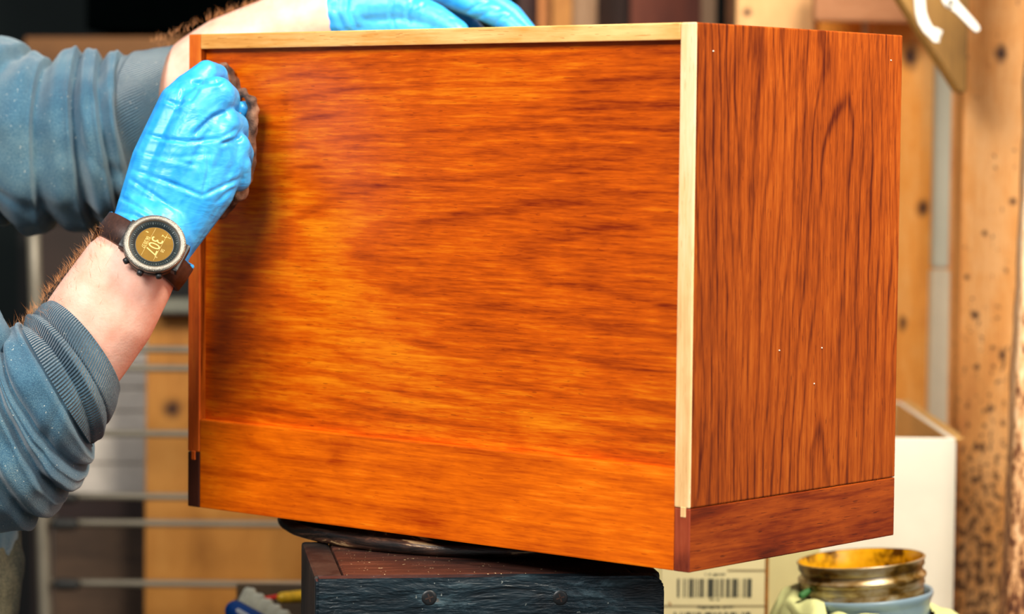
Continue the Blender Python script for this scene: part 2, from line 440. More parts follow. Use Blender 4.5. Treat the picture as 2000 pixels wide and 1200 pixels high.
# lumber leaning behind the cabinet
def plank(x0, x1, d, cols, label, seed, top=-500, th=.03):
    o = board('lumber_plank', vert(x0, x1, x0-8, x1-8, d, top), d, th, bgwood('lumber_wood', *[lin(*c) for c in cols], seed), label, 'plank', None, .002, 'lumber leaning behind the cabinet')
plank(1012, 1052, 4.3, ((40, 18, 10), (70, 28, 16), (90, 40, 22)), 'dark maroon plank right behind the gloved fingertips', 1)
plank(1052, 1076, 4.25, ((160, 86, 34), (210, 124, 56), (226, 150, 84)), 'narrow orange plank second in the row behind the cabinet', 2)
plank(1079, 1117, 4.2, ((170, 104, 40), (206, 140, 62), (224, 166, 90)), 'honey-coloured plank third in the row behind the cabinet', 3)
plank(1117, 1166, 4.22, ((112, 80, 52), (150, 112, 78), (174, 138, 104)), 'greyish weathered plank with a pale edge behind the cabinet', 4)
plank(1168, 1236, 4.35, ((40, 20, 12), (66, 34, 20), (84, 44, 26)), 'very dark brown plank behind the cabinet', 5)
plank(1232, 1372, 4.3, ((96, 42, 24), (126, 58, 34), (142, 72, 44)), 'wide red-brown board behind the middle of the cabinet top', 6)
plank(1371, 1399, 4.1, ((128, 96, 66), (158, 122, 90), (176, 142, 108)), 'narrow grey-tan plank left of the black gap', 7)
plank(1420, 1446, 4.0, ((70, 38, 16), (112, 66, 30), (140, 90, 46)), 'narrow brown plank right of the black gap', 8)

# ------------------------------------------------------------------ left background
M['ply'] = bgwood('golden_plywood', lin(150, 94, 30), lin(184, 122, 50), lin(202, 142, 68), 4.4, fig=.5, knots=((335, 800, 4.0, .012, 1),))
o = board('plywood_sheet', [(286, 616), (640, 616), (640, 1800), (300, 1800), (284, 1500), (282, 1175)], 4.0, .03, M['ply'],
      'golden brown plywood sheet behind the metal rack', 'plywood')
ws = empty('whitewashed_panel', P(200, 1150, 4.15), (0, 0, 0), 'pale whitewashed slatted panel behind the metal rack', 'panel')
wmn = plain('whitewash', lin(222, 212, 200), .7, 0, .12, 14)
ys = [592, 668, 716, 758, 804, 852, 906, 968]
for a, b_ in zip(ys, ys[1:]):
    link('slat', prism([(112, a+2), (292, a+2), (292, b_-1), (112, b_-1)], 4.15, .02, .002), wmn, ws, world=True)
link('frame', prism([(100, 590), (296, 590), (296, 2150), (100, 2150)], 4.19, .02, .001), plain('panel_back_board', lin(120, 108, 96), .8), ws, world=True)
o = board('dark_drawer_front', [(108, 972), (288, 972), (288, 1016), (108, 1016)], 4.1, .05, plain('dark_brown_paint', lin(42, 22, 17), .6), 'dark maroon board under the pale panel', 'board')
o = board('brown_crate', [(104, 1030), (292, 1030), (292, 2050), (104, 2050)], 4.1, .06, bgwood('crate_wood', lin(50, 36, 26), lin(72, 54, 40), lin(92, 70, 52), 3.3, grain=0), 'dull brown wooden crate low behind the metal rack', 'crate')
o = board('plywood_backboard', [(48, 72), (600, 72), (600, 432), (48, 432)], 4.6, .04, bgwood('brown_ply', lin(92, 56, 22), lin(130, 84, 38), lin(150, 98, 48), 9.3, grain=0, fig=.5), 'brown plywood panel behind the raised forearm', 'plywood')
o = board('cupboard', [(36, 433), (600, 433), (600, 1855), (36, 1855)], 4.6, .4, plain('black_cupboard_paint', lin(8, 7, 7), .8), 'black cupboard carrying the brown plywood panel', 'cupboard')
o = board('leaning_board', [(62, 442), (240, 442), (240, 1890), (62, 1890)], 4.5, .04, plain('murky_brown', lin(52, 36, 28), .7, 0, .2, 6), 'murky brown board seen between the two arms', 'board')
o = board('grey_ledge', [(296, 586), (640, 586), (640, 611), (296, 611)], 3.95, .06, plain('grey_paint', lin(118, 118, 104), .6), 'grey ledge along the top of the golden plywood', 'ledge')
o = board('black_cabinet', [(168, -260), (640, -260), (640, 60), (168, 60)], 4.8, .3, plain('black_lacquer', lin(2, 4, 4), 1, Specular_IOR_Level=0), 'black cabinet in the dark top left corner', 'cabinet')
# metal rack with rungs
M['rack'] = plain('rack_metal', lin(142, 134, 118), .45, .35, .1, 20)
M['rack_dark'] = plain('rack_clip', lin(40, 40, 38), .6)
rk = empty('metal_rack', P(95, 2100, 3.8), (0, 0, 0), 'blurred grey metal rack with thin horizontal rungs behind the arm', 'rack')
for xt, xb in ((62, 100), (676, 700)):
    bm = bmesh.new()
    a, b_ = P(xt, 330, 3.8), P(xb+18, 285+(CAM_H-.0)/3.8*FPX, 3.8)
    tube(bm, [a+(b_-a)*k/8 for k in range(9)], .0095, 12)
    link('post', bm, M['rack'], rk, True, world=True)
for y in (394, 682, 719, 847, 970, 1022, 1140, 1270, 1400):
    bm = bmesh.new(); x0 = 66+ (y-330)*.032
    p0, p1 = P(x0+8, y-1, 3.79), P(690, y+4, 3.79)
    tube(bm, [p0+(p1-p0)*k/6 for k in range(7)], .0047, 8)
    rg = link('rung', bm, M['rack'], rk, True, world=True)
    if y > 900:
        cb = bmesh.new(); q = P(x0+24, y+2, 3.785)
        cap(cb, q, q+Vector((.022, 0, 0)), .0085, .0075, 12, 3)
        link('clip', cb, M['rack_dark'], rg, True, world=True)

# ================================================================== WORKBENCH AND THINGS ON IT
BZ = .72
M['bench'] = wood('bench_wood', 0, lin(84, 56, 30), lin(136, 98, 58), lin(168, 128, 82), .8, .6, 7, .2, .8, 2.9)
wb = empty('workbench', (.05, 3.08, 0), (0, 0, 0), 'low wooden workbench behind the stand, carrying cartons and cans', 'workbench')
for k in range(5):
    y0 = 2.56+k*.203
    link('board', box(-.33, .505, y0+.001, y0+.202, BZ-.035, BZ, .002), M['bench'], wb, world=True)
for (x, y) in ((-.29, 2.60), (.465, 2.60), (-.29, 3.52), (.465, 3.52)):
    link('leg', box(x-.03, x+.03, y-.03, y+.03, 0, BZ-.035, .003), M['bench'], wb, world=True)
link('apron', box(-.26, .435, 2.58, 2.60, BZ-.13, BZ-.035, .002), M['bench'], wb, world=True)

# --- barcode carton
M['carton'] = plain('cream_carton', lin(206, 194, 140), .75, 0, .07, 9)
M['label'] = plain('label_paper', lin(216, 204, 158), .7, 0, .05, 14)
M['ink'] = plain('label_ink', lin(44, 48, 40), .7)
M['ink2'] = plain('faint_ink', lin(146, 132, 96), .7)
M['tape'] = plain('stained_tape', lin(150, 92, 14), .6, 0, .25, 60)
cd = 2.86
cx, cy = P(1497, 1150, cd).x, P(1497, 1150, cd).y
ca = math.radians(3.5)
bc = empty('carton', (cx, cy, BZ), (0, 0, ca), 'cream cardboard carton with a barcode label under the cabinet', 'carton')
sc_ = cd/FPX
bm = bmesh.new(); bx(bm, -.20, .055, .002, .20, 0, .27, .002)
link('body', bm, M['carton'], bc)
def lz(py): return P(1400, py, cd).z-BZ
def lx(px): return (px-1497)*sc_
link('label_sheet', box(lx(1290), lx(1494), .0006, .002, .04, .268), M['label'], bc, label='cream paper label')
link('tape_edge', box(lx(1494), lx(1501), .0, .0022, .0, .27), M['tape'], bc, label='brown stained line beside the label')
bm = bmesh.new()
bars = [(1324, 4), (1335, 2.2), (1340, 1.2), (1345, 1.4), (1350, 6), (1356, 1.5), (1361, 2.4), (1366, 1.5), (1370, 4.4), (1375, 1.6), (1383, 3.2), (1387, 3.5), (1391, 4), (1396, 1.3), (1400, 2.6), (1404, 1.2), (1410, 4.6), (1417, 1.2), (1422, 5.4), (1429, 1.2), (1433, 4.2), (1438, 4.2), (1444, 1.3), (1453, 3.5), (1458, 1.4), (1464, 7.5)]
for row, (y0, y1) in enumerate(((1130, 1167), (1196, 1240))):
    for (x, wd) in bars:
        x_ = x if row == 0 else 1324+(x-1324)*1.03-6
        bx(bm, lx(x_-wd/2), lx(x_+wd/2), .0002, .0012, lz(y1), lz(y0))
link('barcode', bm, M['ink'], bc, label='printed black barcode')
bm = bmesh.new()
def scribble(x0, x1, y, h):
    x = x0
    while x < x1:
        wd = random.uniform(1.5, 3.5)
        bx(bm, lx(x), lx(x+wd), .0002, .0012, lz(y+h*random.uniform(.5, 1)), lz(y))
        x += wd+random.uniform(.5, 1.4)
        if random.random() < .15: x += 4
scribble(1376, 1416, 1120, 5); scribble(1385, 1405, 1170, 4); scribble(1362, 1432, 1184, 6)
link('fine_print', bm, M['ink'], bc, label='blurred fine print', kind='stuff')
bm = bmesh.new()
bx(bm, lx(1420), lx(1494), .0003, .0012, lz(1116), lz(1112)); bx(bm, lx(1292), lx(1494), .0003, .0012, lz(1186), lz(1182))
link('ruled_line', bm, M['ink2'], bc, label='pale ruled lines')
bm = bmesh.new(); q = Vector((lx(1309), .0008, lz(1184)))
cap(bm, q, q+Vector((-.0015, 0, .005)), .0018, .001, 10, 3, Vector((0, 1, 0)), .2)
link('stain', bm, M['tape'], bc, True, label='small amber stain')

# --- white open box
M['wbox'] = plain('white_card', lin(226, 222, 208), .6, 0, .05, 10)
M['kraft'] = plain('tan_card', lin(214, 166, 96), .75, 0, .08, 14)
x1, y0 = P(1868, 855, 3.1).x, P(1868, 855, 3.1).y
H1 = P(1868, 857, 3.1).z
x0 = x1-.34; D1 = .44; tk = .006
wbx = empty('open_box', (x0, y0, BZ), (0, 0, 0), 'open white cardboard box with tan inside behind the cabinet', 'box')
h = H1-BZ; W1 = .34
link('front_wall', box(0, W1, 0, tk, 0, h, .001), M['wbox'], wbx)
link('back_wall', box(0, W1, D1-tk, D1, 0, h, .001), M['wbox'], wbx)
link('side_wall', box(0, tk, tk, D1-tk, 0, h, .001), M['wbox'], wbx)
link('side_wall', box(W1-tk, W1, tk, D1-tk, 0, h, .001), M['wbox'], wbx)
link('lining', box(W1-tk-.002, W1-tk-.0005, tk, D1-tk, .001, h-.001), M['kraft'], wbx, label='tan inner side')
link('lining', box(tk, W1-tk-.003, D1-tk-.002, D1-tk-.0005, .001, h-.001), M['kraft'], wbx, label='tan inner side')
link('base', box(tk, W1-tk, tk, D1-tk, 0, .004), M['kraft'], wbx)
bm = bmesh.new(); b = bmesh.new()
v = [b.verts.new(q) for q in ((W1-.001, .0, h), (W1+.006, .012, h+.004), (W1+.006, D1-.01, h+.004), (W1-.001, D1, h))]
b.faces.new(v); e = bmesh.ops.extrude_face_region(b, geom=b.faces[:])
for q in [g_ for g_ in e['geom'] if isinstance(g_, bmesh.types.BMVert)]: q.co.z -= .003
add(bm, b)
link('flap', bm, M['kraft'], wbx, label='tan folded rim flap')
bm = bmesh.new()
q = Vector((W1-.0, -.001, h-.003))
for k in range(5): cap(bm, q+Vector((.000, .001, .001*k)), q+Vector((.004+.001*k, -.001, .003+.001*(k % 2))), .0012, .0007, 6, 2)
link('torn_corner', bm, M['kraft'], wbx, True)

# --- can in plastic tub, cloth
M['tub'] = plain('milky_plastic', lin(150, 178, 196), .3, 0, .10, 9, Transmission_Weight=.25)
t = NT('varnish_stained_tin')
n = t.noise(t.mapn((1, 1, 2.2), loc=(2, 1, 0)), 26, 3, .6, .4)
M['tin'] = t.out(t.ramp(n, [(.34, lin(52, 34, 14)), (.44, lin(128, 92, 28)), (.55, lin(176, 150, 104)), (.72, lin(206, 192, 170))]), .32, .55, t.bump(n, .2, .001))
t = NT('amber_varnish_residue'); n = t.noise(t.mapn((1, 1, 1)), 34, 3, .6)
M['amber'] = t.out(t.ramp(n, [(.36, lin(80, 46, 4)), (.46, lin(206, 148, 10)), (.7, lin(232, 178, 30))]), .25)
cc = P(1690, 1090, 2.70); R = 125*2.70/FPX
zl = P(1695, 1158, 2.70).z          # tub lip
tubz = zl-BZ
o = empty('plastic_tub', (cc.x+.002, cc.y, BZ+.0005), (0, 0, 0), 'milky plastic tub wrapped in yellow cloth beside the white box', 'tub')
bm = bmesh.new()
tilt = Matrix.Rotation(math.radians(-4.6), 4, 'Y')
lathe(bm, [(0, 0), (R*.86, 0), (R*.90, .004), (R*.985, tubz-.012), (R*1.0, tubz-.009), (R*1.03, tubz-.005), (R*1.035, tubz-.002), (R*1.02, tubz), (R*.985, tubz-.002), (R*.97, tubz-.014), (R*.88, .006), (0, .005)], 72)
for v in bm.verts:
    if v.co.z > tubz*.6: v.co.z += v.co.x*math.tan(math.radians(4.6))*min(1, (v.co.z-tubz*.6)/(tubz*.3))
link('tub_body', bm, M['tub'], o, True)
ch = (cc.z-zl)
tc_ = empty('open_tin', (cc.x, cc.y, zl-.02), (0, math.radians(-4.6), 0), 'open ribbed tin with yellow varnish residue, nested in a plastic tub', 'tin')
bm = bmesh.new(); z0 = .02; hh = ch
pr = [(0, -.05), (R*.90, -.05), (R*.94, -.04), (R*.955, z0+.002), (R*.955, z0+hh*.10), (R*.95, z0+hh*.18), (R*.975, z0+hh*.24), (R*.965, z0+hh*.34), (R*.995, z0+hh*.42), (R*1.005, z0+hh*.47), (R*.995, z0+hh*.52), (R*.955, z0+hh*.55), (R*.95, z0+hh*.68), (R*.96, z0+hh*.72), (R*.985, z0+hh*.76), (R*.985, z0+hh*.90), (R*1.0, z0+hh*.94), (R*1.006, z0+hh*.98), (R*.995, z0+hh*1.0), (R*.975, z0+hh*.99)]
lathe(bm, pr, 80)
link('tin_body', bm, M['tin'], tc_, True)
bm = bmesh.new(); lathe(bm, [(R*.975, z0+hh*.985), (R*.955, z0+hh*.9), (R*.93, z0+hh*.5), (R*.93, -.03), (0, -.03)], 80)
link('varnish_lining', bm, M['amber'], tc_, True, 'amber varnish residue inside the tin')
# cloth round the tub
M['cloth'] = plain('yellow_green_cloth', lin(216, 218, 150), .85, 0, .06, 40, bump=.3)
bm = bmesh.new(); rows = []
for i in range(26):
    f = i/25; row = []
    for k in range(120):
        a = 2*math.pi*k/120
        rr = R*(1.06+1.0*f)*(1+.10*f*math.sin(3*a+1)+.05*f*noise.noise(Vector((math.cos(a)*2, math.sin(a)*2, f*2))))
        top = tubz-.014-.004*math.cos(a)+.004*math.sin(3*a)
        z = top*(1-f**2.4)+.004*f+.010*math.sin(9*a+5*f)*(f)*(1-f)*2+.007*noise.noise(Vector((math.cos(a)*4, math.sin(a)*4, f*4)))
        if math.cos(a) < -.7: z += .012*(1-f)
        zz = max(z, .0016+.001*math.sin(a*5))
        row.append(bm.verts.new((rr*math.cos(a), rr*math.sin(a)*.8 if f > .3 else rr*math.sin(a), zz)))
    rows.append(row)
for r0, r1 in zip(rows, rows[1:]):
    for k in range(120): bm.faces.new((r0[k], r1[k], r1[(k+1) % 120], r0[(k+1) % 120]))
o = link('yellow_cloth', bm, M['cloth'], None, True); o.location = (cc.x+.002, cc.y, BZ)
tag(o, 'pale yellow-green cloth bunched around the base of the plastic tub', 'cloth')
bm = bmesh.new(); q = P(1566, 1164, 2.67); cap(bm, q, q+Vector((.007, .004, .004)), .0035, .003, 10, 3)
link('green_border', bm, plain('green_trim', lin(46, 104, 46), .7), o, True, 'dark green edge of the cloth', world=True)

# --- bin with odds and ends (lower left of the stand)
M['bin'] = plain('dark_brown_bin', lin(70, 52, 30), .6, 0, .25, 12)
bw0, bw1 = P(463, 1140, 3.0), P(690, 1140, 3.0)
bn = empty('storage_bin', (bw0.x, bw0.y-.26, BZ), (0, 0, 0), 'dark brown open bin of odds and ends left of the stand', 'bin')
bh = bw0.z-BZ; bW = bw1.x-bw0.x
link('back_wall', box(0, bW, .254, .26, 0, bh, .001), M['bin'], bn)
link('front_wall', box(0, bW, 0, .006, 0, bh*.6, .001), M['bin'], bn)
link('side_wall', box(bW-.006, bW, .006, .254, 0, bh*.8, .001), M['bin'], bn)
link('side_wall', box(0, .006, .13, .254, 0, bh*.9, .001), M['bin'], bn)
link('side_wall', box(0, .006, .006, .13, 0, bh*.5, .001), M['bin'], bn)
link('base', box(0.006, bW-.006, .006, .254, 0, .004), M['dark'], bn)
def stick(name, pts, r, mat, label, cat, seg=14):
    bm = bmesh.new()
    for a, b_ in zip(pts, pts[1:]): cap(bm, P(*a), P(*b_), r, r, seg, 4)
    o = link(name, bm, mat, None, True); tag(o, label, cat); return o
stick('red_pen', [(518, 1170, 2.93), (600, 1156, 2.96)], .0022, plain('red_plastic', lin(220, 30, 14), .35), 'thin red stick lying across the dark bin', 'pen')
bm = bmesh.new(); a, b_ = P(552, 1168, 2.86), P(600, 1165, 2.88); cap(bm, a, b_, .0058, .0066, 20, 6)
o = link('yellow_marker', bm, plain('yellow_plastic', lin(250, 196, 36), .3, 0, .25, 60), None, True); tag(o, 'fat yellow and white marker in the bin by the stand', 'marker')
bm = bmesh.new()
a, b_ = P(478, 1168, 2.84), P(560, 1222, 2.80)
for k in range(11):
    q = a+(b_-a)*k/10; off = Vector((.0, 0, .0022*(k % 2)))
    cap(bm, q+off+Vector((-.003, 0, -.006)), q+off+Vector((.003, 0, .006)), .0048, .0048, 12, 4)
o = link('white_cord', bm, plain('white_cotton', lin(234, 230, 206), .8, 0, .1, 80), None, True); tag(o, 'coiled off-white cord lying over the bin edge', 'cord')
tb = empty('blue_tube', P(440, 1210, 2.74), (0, 0, 0), 'blue tube with a white stripe, leftmost thing in the bin', 'tube')
bm = bmesh.new(); a, b_ = P(460, 1194, 2.76), P(530, 1232, 2.74); cap(bm, a, b_, .0105, .0105, 20, 5)
link('tube_body', bm, plain('blue_plastic', lin(16, 84, 176), .35), tb, True, world=True)
bm = bmesh.new(); cap(bm, a+Vector((.004, -.0088, .001)), b_+Vector((0, -.0088, .001)), .0042, .0042, 12, 4)
link('stripe', bm, plain('white_print', lin(236, 240, 246), .4), tb, True, 'white stripe', world=True)

# ================================================================== WORK STAND
t = NT('worn_black_paint')
v = t.mapn((1, 1, 1)); n = t.noise(t.mapn((9, 9, 60)), 1, 4, .65); n2 = t.noise(v, 260, 2, .5)
n3 = t.noise(t.mapn((14, 14, 40), loc=(5, 2, 0)), 1, 5, .7, .6)
c = t.ramp(n3, [(.35, lin(8, 16, 22)), (.55, lin(20, 36, 44)), (.66, lin(58, 78, 86)), (.72, lin(104, 84, 66))])
c = t.mix(t.math('MULTIPLY', t.math('GREATER_THAN', n2, .752), .6), c, lin(150, 156, 150))
M['blackpaint'] = t.out(c, .38, 0, t.bump(n, 1.0, .005, t.bump(n3, .7, .004)))
t = NT('worn_brown_top')
n3 = t.noise(t.mapn((10, 60, 30), loc=(1, 2, 0)), 1, 5, .7, .6); n2 = t.noise(t.mapn((1, 1, 1)), 300, 2, .5)
c = t.ramp(n3, [(.35, lin(22, 13, 10)), (.52, lin(56, 28, 20)), (.72, lin(92, 52, 36))])
c = t.mix(t.math('GREATER_THAN', n2, .72), c, lin(220, 196, 150))
M['browntop'] = t.out(c, .5, 0, t.bump(n3, .5, .002))
t = NT('chipped_lacquer')
n3 = t.noise(t.mapn((16, 16, 90), loc=(1, 7, 0)), 1, 5, .65, .8)
c = t.ramp(n3, [(.40, lin(14, 11, 10)), (.51, lin(50, 34, 27)), (.57, lin(90, 58, 42)), (.60, lin(200, 164, 118))])
M['lacq'] = t.out(c, .3, 0, t.bump(n3, .6, .0025))
M['sidewood'] = wood('worn_dark_side_wood', 2, lin(16, 13, 12), lin(46, 36, 30), lin(84, 68, 54), 2, .55, 6, .3, .85, 8.)
M['screwm'] = plain('painted_screw', lin(34, 36, 38), .4, .3, .2, 200)
HB = CAM_H-.3297                 # underside of the cabinet
zt = HB-.018                    # top of the block
A0 = P(617, 1128, 2.223); A1 = P(1296, 1118, 2.258)
sa = math.atan2(A1.y-A0.y, A1.x-A0.x); SW = math.hypot(A1.x-A0.x, A1.y-A0.y)
st = empty('work_stand', (A0.x, A0.y, 0), (0, 0, sa), 'dark painted wooden work stand with a round turntable under the cabinet', 'stand')
link('top_board', box(0.0225, SW-.0225, .014, .2055, zt-.02, zt, .003, 2), M['browntop'], st, label='worn brown top board')
bm = box(0, SW, -.006, .014, zt-.26, zt, 0)
for e in [e for e in bm.edges if abs(e.verts[0].co.x-SW) < 1e-5 and abs(e.verts[1].co.x-SW) < 1e-5 and abs(e.verts[0].co.z-zt) < 1e-5 and abs(e.verts[1].co.z-zt) < 1e-5]:
    bmesh.ops.bevel(bm, geom=[e], offset=.011, segments=6, affect='EDGES', profile=.5)
    break
b = bm
sub = [e for e in b.edges if e.calc_length() > .1]
bmesh.ops.bevel(b, geom=b.edges[:], offset=.0022, segments=2, affect='EDGES')
link('front_board', bm, M['blackpaint'], st, label='blue-black front board')
link('side_board', box(-.001, .022, .0145, .205, zt-.26, zt-.0003, .003, 2), M['sidewood'], st)
link('side_board', box(SW-.022, SW, .0145, .205, zt-.26, zt-.0003, .003, 2), M['sidewood'], st)
link('back_board', box(.023, SW-.023, .186, .2055, zt-.26, zt-.021, .003), M['browntop'], st)
bm = bmesh.new()
for (x, y, fx) in ((.024, .03, -1), (SW-.066, .03, 1), (.024, .14, -1), (SW-.066, .14, 1)):
    b = box(x, x+.042, y, y+.04, 0, zt-.03, .004, 2)
    b.free() if False else link('leg', b, M['browntop'], st)
bm.free()
def screw(px, py, r=.0062):
    b = bmesh.new()
    q = st.matrix_world
    d = 2.223+(px-617)/680*.035-.004
    w_ = P(px, py, d); R_ = Matrix.Rotation(-sa, 4, 'Z'); l = R_@(w_-Vector((A0.x, A0.y, 0)))
    rot = Matrix.Translation((l.x, -.0062, l.z)) @ Matrix.Rotation(math.pi/2, 4, 'X')
    lathe(b, [(0, .0004), (r*.7, .0004), (r*.95, .0001), (r, -.0004), (r*1.25, -.0003), (r*1.3, -.001)], 24, rot)
    s = link('screw', b, M['screwm'], st, True)
    b = bmesh.new()
    for a in (.3, .3+math.pi/2):
        bb = box(-r*.55, r*.55, -.0006, .0006, -.001, .0006)
        add(b, bb, rot @ Matrix.Rotation(a, 4, 'Z'))
    link('cross_slot', b, M['dark'], s)
screw(838, 1168); screw(1094, 1168)
# turntable disc
dc = P(1000, 1025, 2.539); Rd = 457*2.539/FPX
bm = bmesh.new()
T = HB-zt
pr = [(0, .0)]
pr += [(Rd*.93, 0), (Rd-.006, .0006)]
for k in range(9):
    a = -math.pi/2+math.pi*k/8
    pr.append((Rd-.006+.006*math.cos(a), .0066+.006*math.sin(a)))
pr += [(Rd-.009, T-.0075), (Rd-.013, T-.0065), (Rd-.015, T-.003), (Rd-.018, T-.0008), (Rd-.025, T-.0003), (0, T-.0003)]
lathe(bm, pr, 128, Matrix.Translation((dc.x, dc.y+.0, zt+.0)))
for v in bm.verts:
    q = v.co.copy(); n_ = noise.noise(q*70)*.0007
    if math.hypot(q.x-dc.x, q.y-dc.y) > Rd*.9 and q.z < HB-.001: v.co += Vector((q.x-dc.x, q.y-dc.y, 0)).normalized()*n_
link('turntable', bm, M['lacq'], st, True, 'round black chipped turntable', world=True)

# ================================================================== CABINET
CW, CD, CH = .5582, .2880, .4200
YAW = .70445
cab = empty('wooden_cabinet', (.1372, 2.1349, HB), (0, 0, -YAW), 'glossy orange cherry wood cabinet with recessed front panel on the stand', 'cabinet')
TS, TT, RL, BS = .0148, .0132, .0790, .0495
link('front_panel', box(-CW+TS-.004, -TS+.004, .0075, .0145, RL-.004, CH-TT+.004), M['panel'], cab, label='recessed cherry front panel')
link('lower_rail', box(-CW+TS+.0002, -TS-.0002, .0006, .020, 0, RL, .0012, 2), M['rail'], cab, label='brighter cherry rail along the bottom')
link('top_panel', box(-CW+TS+.0001, -TS-.0001, 0, CD, CH-TT, CH, .0011, 2), M['edge'], cab, label='pale front edge of the top')
def side(x0, x1, mat_edge, mat_face, outer):
    bm = box(x0, x1, 0, CD, BS, CH, .0012, 2)
    me_o = link('side_panel', bm, mat_face, cab)
    me_o.data.materials.append(mat_edge)
    for p in me_o.data.polygons:
        if p.center.y < .0013: p.material_index = 1
    tm = (x0+x1)/2+(x1-x0)*(.08 if outer > 0 else 0)
    bm = box(tm-.0026, tm+.0026, -.0004, .012, BS-.0075, BS+.001, .0006)
    link('spline', bm, mat_edge, me_o, label='pale spline let into the foot', world=False)
    o = link('base_strip', box(x0, x1, .0002, CD, 0, BS-.0003, .0010, 2), M['base'], cab, label='darker base strip')
    o.data.materials.append(M['foot'] if outer > 0 else M['foot_dark'])
    for p in o.data.polygons:
        if p.center.y < .0014: p.material_index = 1
    return me_o
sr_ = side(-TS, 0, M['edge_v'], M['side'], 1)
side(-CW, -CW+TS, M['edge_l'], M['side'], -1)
link('back_panel', box(-CW+TS+.0002, -TS-.0002, CD-.016, CD-.006, .0005, CH-TT-.0005), M['side'], cab)
link('bottom_panel', box(-CW+TS+.0003, -TS-.0003, .0205, CD-.0165, .004, .018), M['side'], cab)
for (px, py) in ((1393, 100), (1740, 118), (1522, 685), (1605, 680), (1590, 750)):
    # where the view ray meets the outer side face
    r = P(px, py, 1)-EYE; nrm = Vector((math.cos(YAW), -math.sin(YAW), 0)); o0 = Vector((.1372, 2.1349, HB))
    tt = (o0-EYE).dot(nrm)/r.dot(nrm); q = EYE+r*tt-o0
    ly = q.x*math.sin(YAW)+q.y*math.cos(YAW)
    bm = bmesh.new(); cap(bm, (-.0006, ly, q.z), (.0001, ly, q.z), .0008, .0007, 8, 2)
    link('nail_hole', bm, M['filler'], cab, True)
# ================================================================== PERSON
# skin, cloth, glove materials
t = NT('skin'); n = t.noise(t.mapn((1, 1, 1)), 38, 4, .6); n2 = t.noise(t.mapn((1, 1, 1)), 420, 2, .6)
M['skin'] = t.out(t.ramp(n, [(.3, lin(232, 166, 142)), (.7, lin(246, 198, 178))]), .5, 0, t.bump(n2, .25, .0008), Subsurface_Weight=.12, Subsurface_Scale=.01)
t = NT('blue_nitrile')
v1 = t.noise(t.mapn((30, 30, 70), rot=(0, .5, .2)), 1, 3, .5, .6)
v2 = t.noise(t.mapn((1, 1, 1)), 55, 2, .5, .8)
M['glove'] = t.out(t.ramp(v2, [(.3, lin(30, 150, 232)), (.7, lin(62, 180, 246))]), .40, 0, t.bump(v1, .35, .004, t.bump(v2, .25, .003)), Specular_IOR_Level=.6)
def fabric(name, ribs=False):
    t = NT(name)
    n = t.noise(t.mapn((1, 1, 1)), 1100, 2, .6); n2 = t.noise(t.mapn((1, 1, 1)), 14, 3, .6)
    c = t.ramp(t.math('MULTIPLY_ADD', n, .55, t.math('MULTIPLY', n2, .45)), [(.34, lin(28, 68, 94)), (.5, lin(54, 98, 122)), (.68, lin(108, 138, 146))])
    sp_ = t.math('GREATER_THAN', t.noise(t.mapn((1, 1, 1), loc=(4, 4, 4)), 430, 1.5, .5), .735)
    c = t.mix(t.math('MULTIPLY', sp_, .75), c, lin(206, 208, 196))
    nb = t.bump(n, .5, .0012)
    if ribs:
        uv = t.n('ShaderNodeSeparateXYZ'); t.lk(t.tc.outputs['UV'], uv.inputs[0])
        s = t.math('SINE', t.math('MULTIPLY', uv.outputs[0], 2*math.pi*130))
        nb = t.bump(s, .8, .0022, nb)
        c = t.mix(t.math('MULTIPLY_ADD', s, -.16, .16), c, lin(30, 52, 64))
    return t.out(c, .92, 0, nb, Sheen_Weight=.35)
M['fleece'] = fabric('blue_grey_fleece'); M['rib'] = fabric('ribbed_cuff_knit', True)
t = NT('dusty_denim'); n = t.noise(t.mapn((1, 1, 1)), 700, 3, .7); n2 = t.noise(t.mapn((1, 1, .4)), 18, 3, .6)
M['denim'] = t.out(t.ramp(t.math('MULTIPLY_ADD', n, .6, t.math('MULTIPLY', n2, .4)), [(.36, lin(28, 36, 40)), (.5, lin(70, 74, 66)), (.66, lin(150, 144, 116))]), .9, 0, t.bump(n, .5, .001))
M['hair'] = plain('brown_hair', lin(96, 60, 32), .6, 0, .3, 90)
M['armhair'] = plain('golden_arm_hair', lin(196, 130, 74), .5, 0, .1, 90)
M['eye'] = plain('eye_white', lin(236, 232, 226), .2); M['iris'] = plain('brown_iris', lin(70, 46, 30), .2)
M['leather'] = plain('boot_leather', lin(84, 56, 34), .6)

person = empty('person', (-.60, 2.62, 0), (0, 0, 0), 'person in blue-grey sweatshirt and blue gloves wiping the cabinet with a rag', 'person')
W = lambda px, py, d: P(px, py, d)
SH_N, SH_F = Vector((-.70, 2.43, 1.36)), Vector((-.68, 2.80, 1.40))
EL_N, EL_F = W(-50, 850, 2.40), W(70, 285, 2.66)
# ---- body, one continuous surface
bm = bmesh.new()
yc = 2.62
def c4(v, r): return (v[0], v[1], v[2], r)
# torso
wchain(bm, [(-.60, yc, .93, .130), (-.63, yc, 1.05, .120), (-.67, yc, 1.20, .132), (-.69, yc, 1.33, .115)])
for s in (-1, 1):
    wchain(bm, [(-.60, yc+s*.07, .93, .105), (-.64, yc+s*.06, 1.08, .095), (-.68, yc+s*.09, 1.25, .105), (-.69, yc+s*.12, 1.35, .070)])
    wchain(bm, [(-.60, yc+s*.095, .90, .088), (-.585, yc+s*.12, .50, .058), (-.61, yc+s*.13, .09, .040)])
    wchain(bm, [(-.64, yc+s*.13, .04, .035), (-.47, yc+s*.155, .03, .030)])
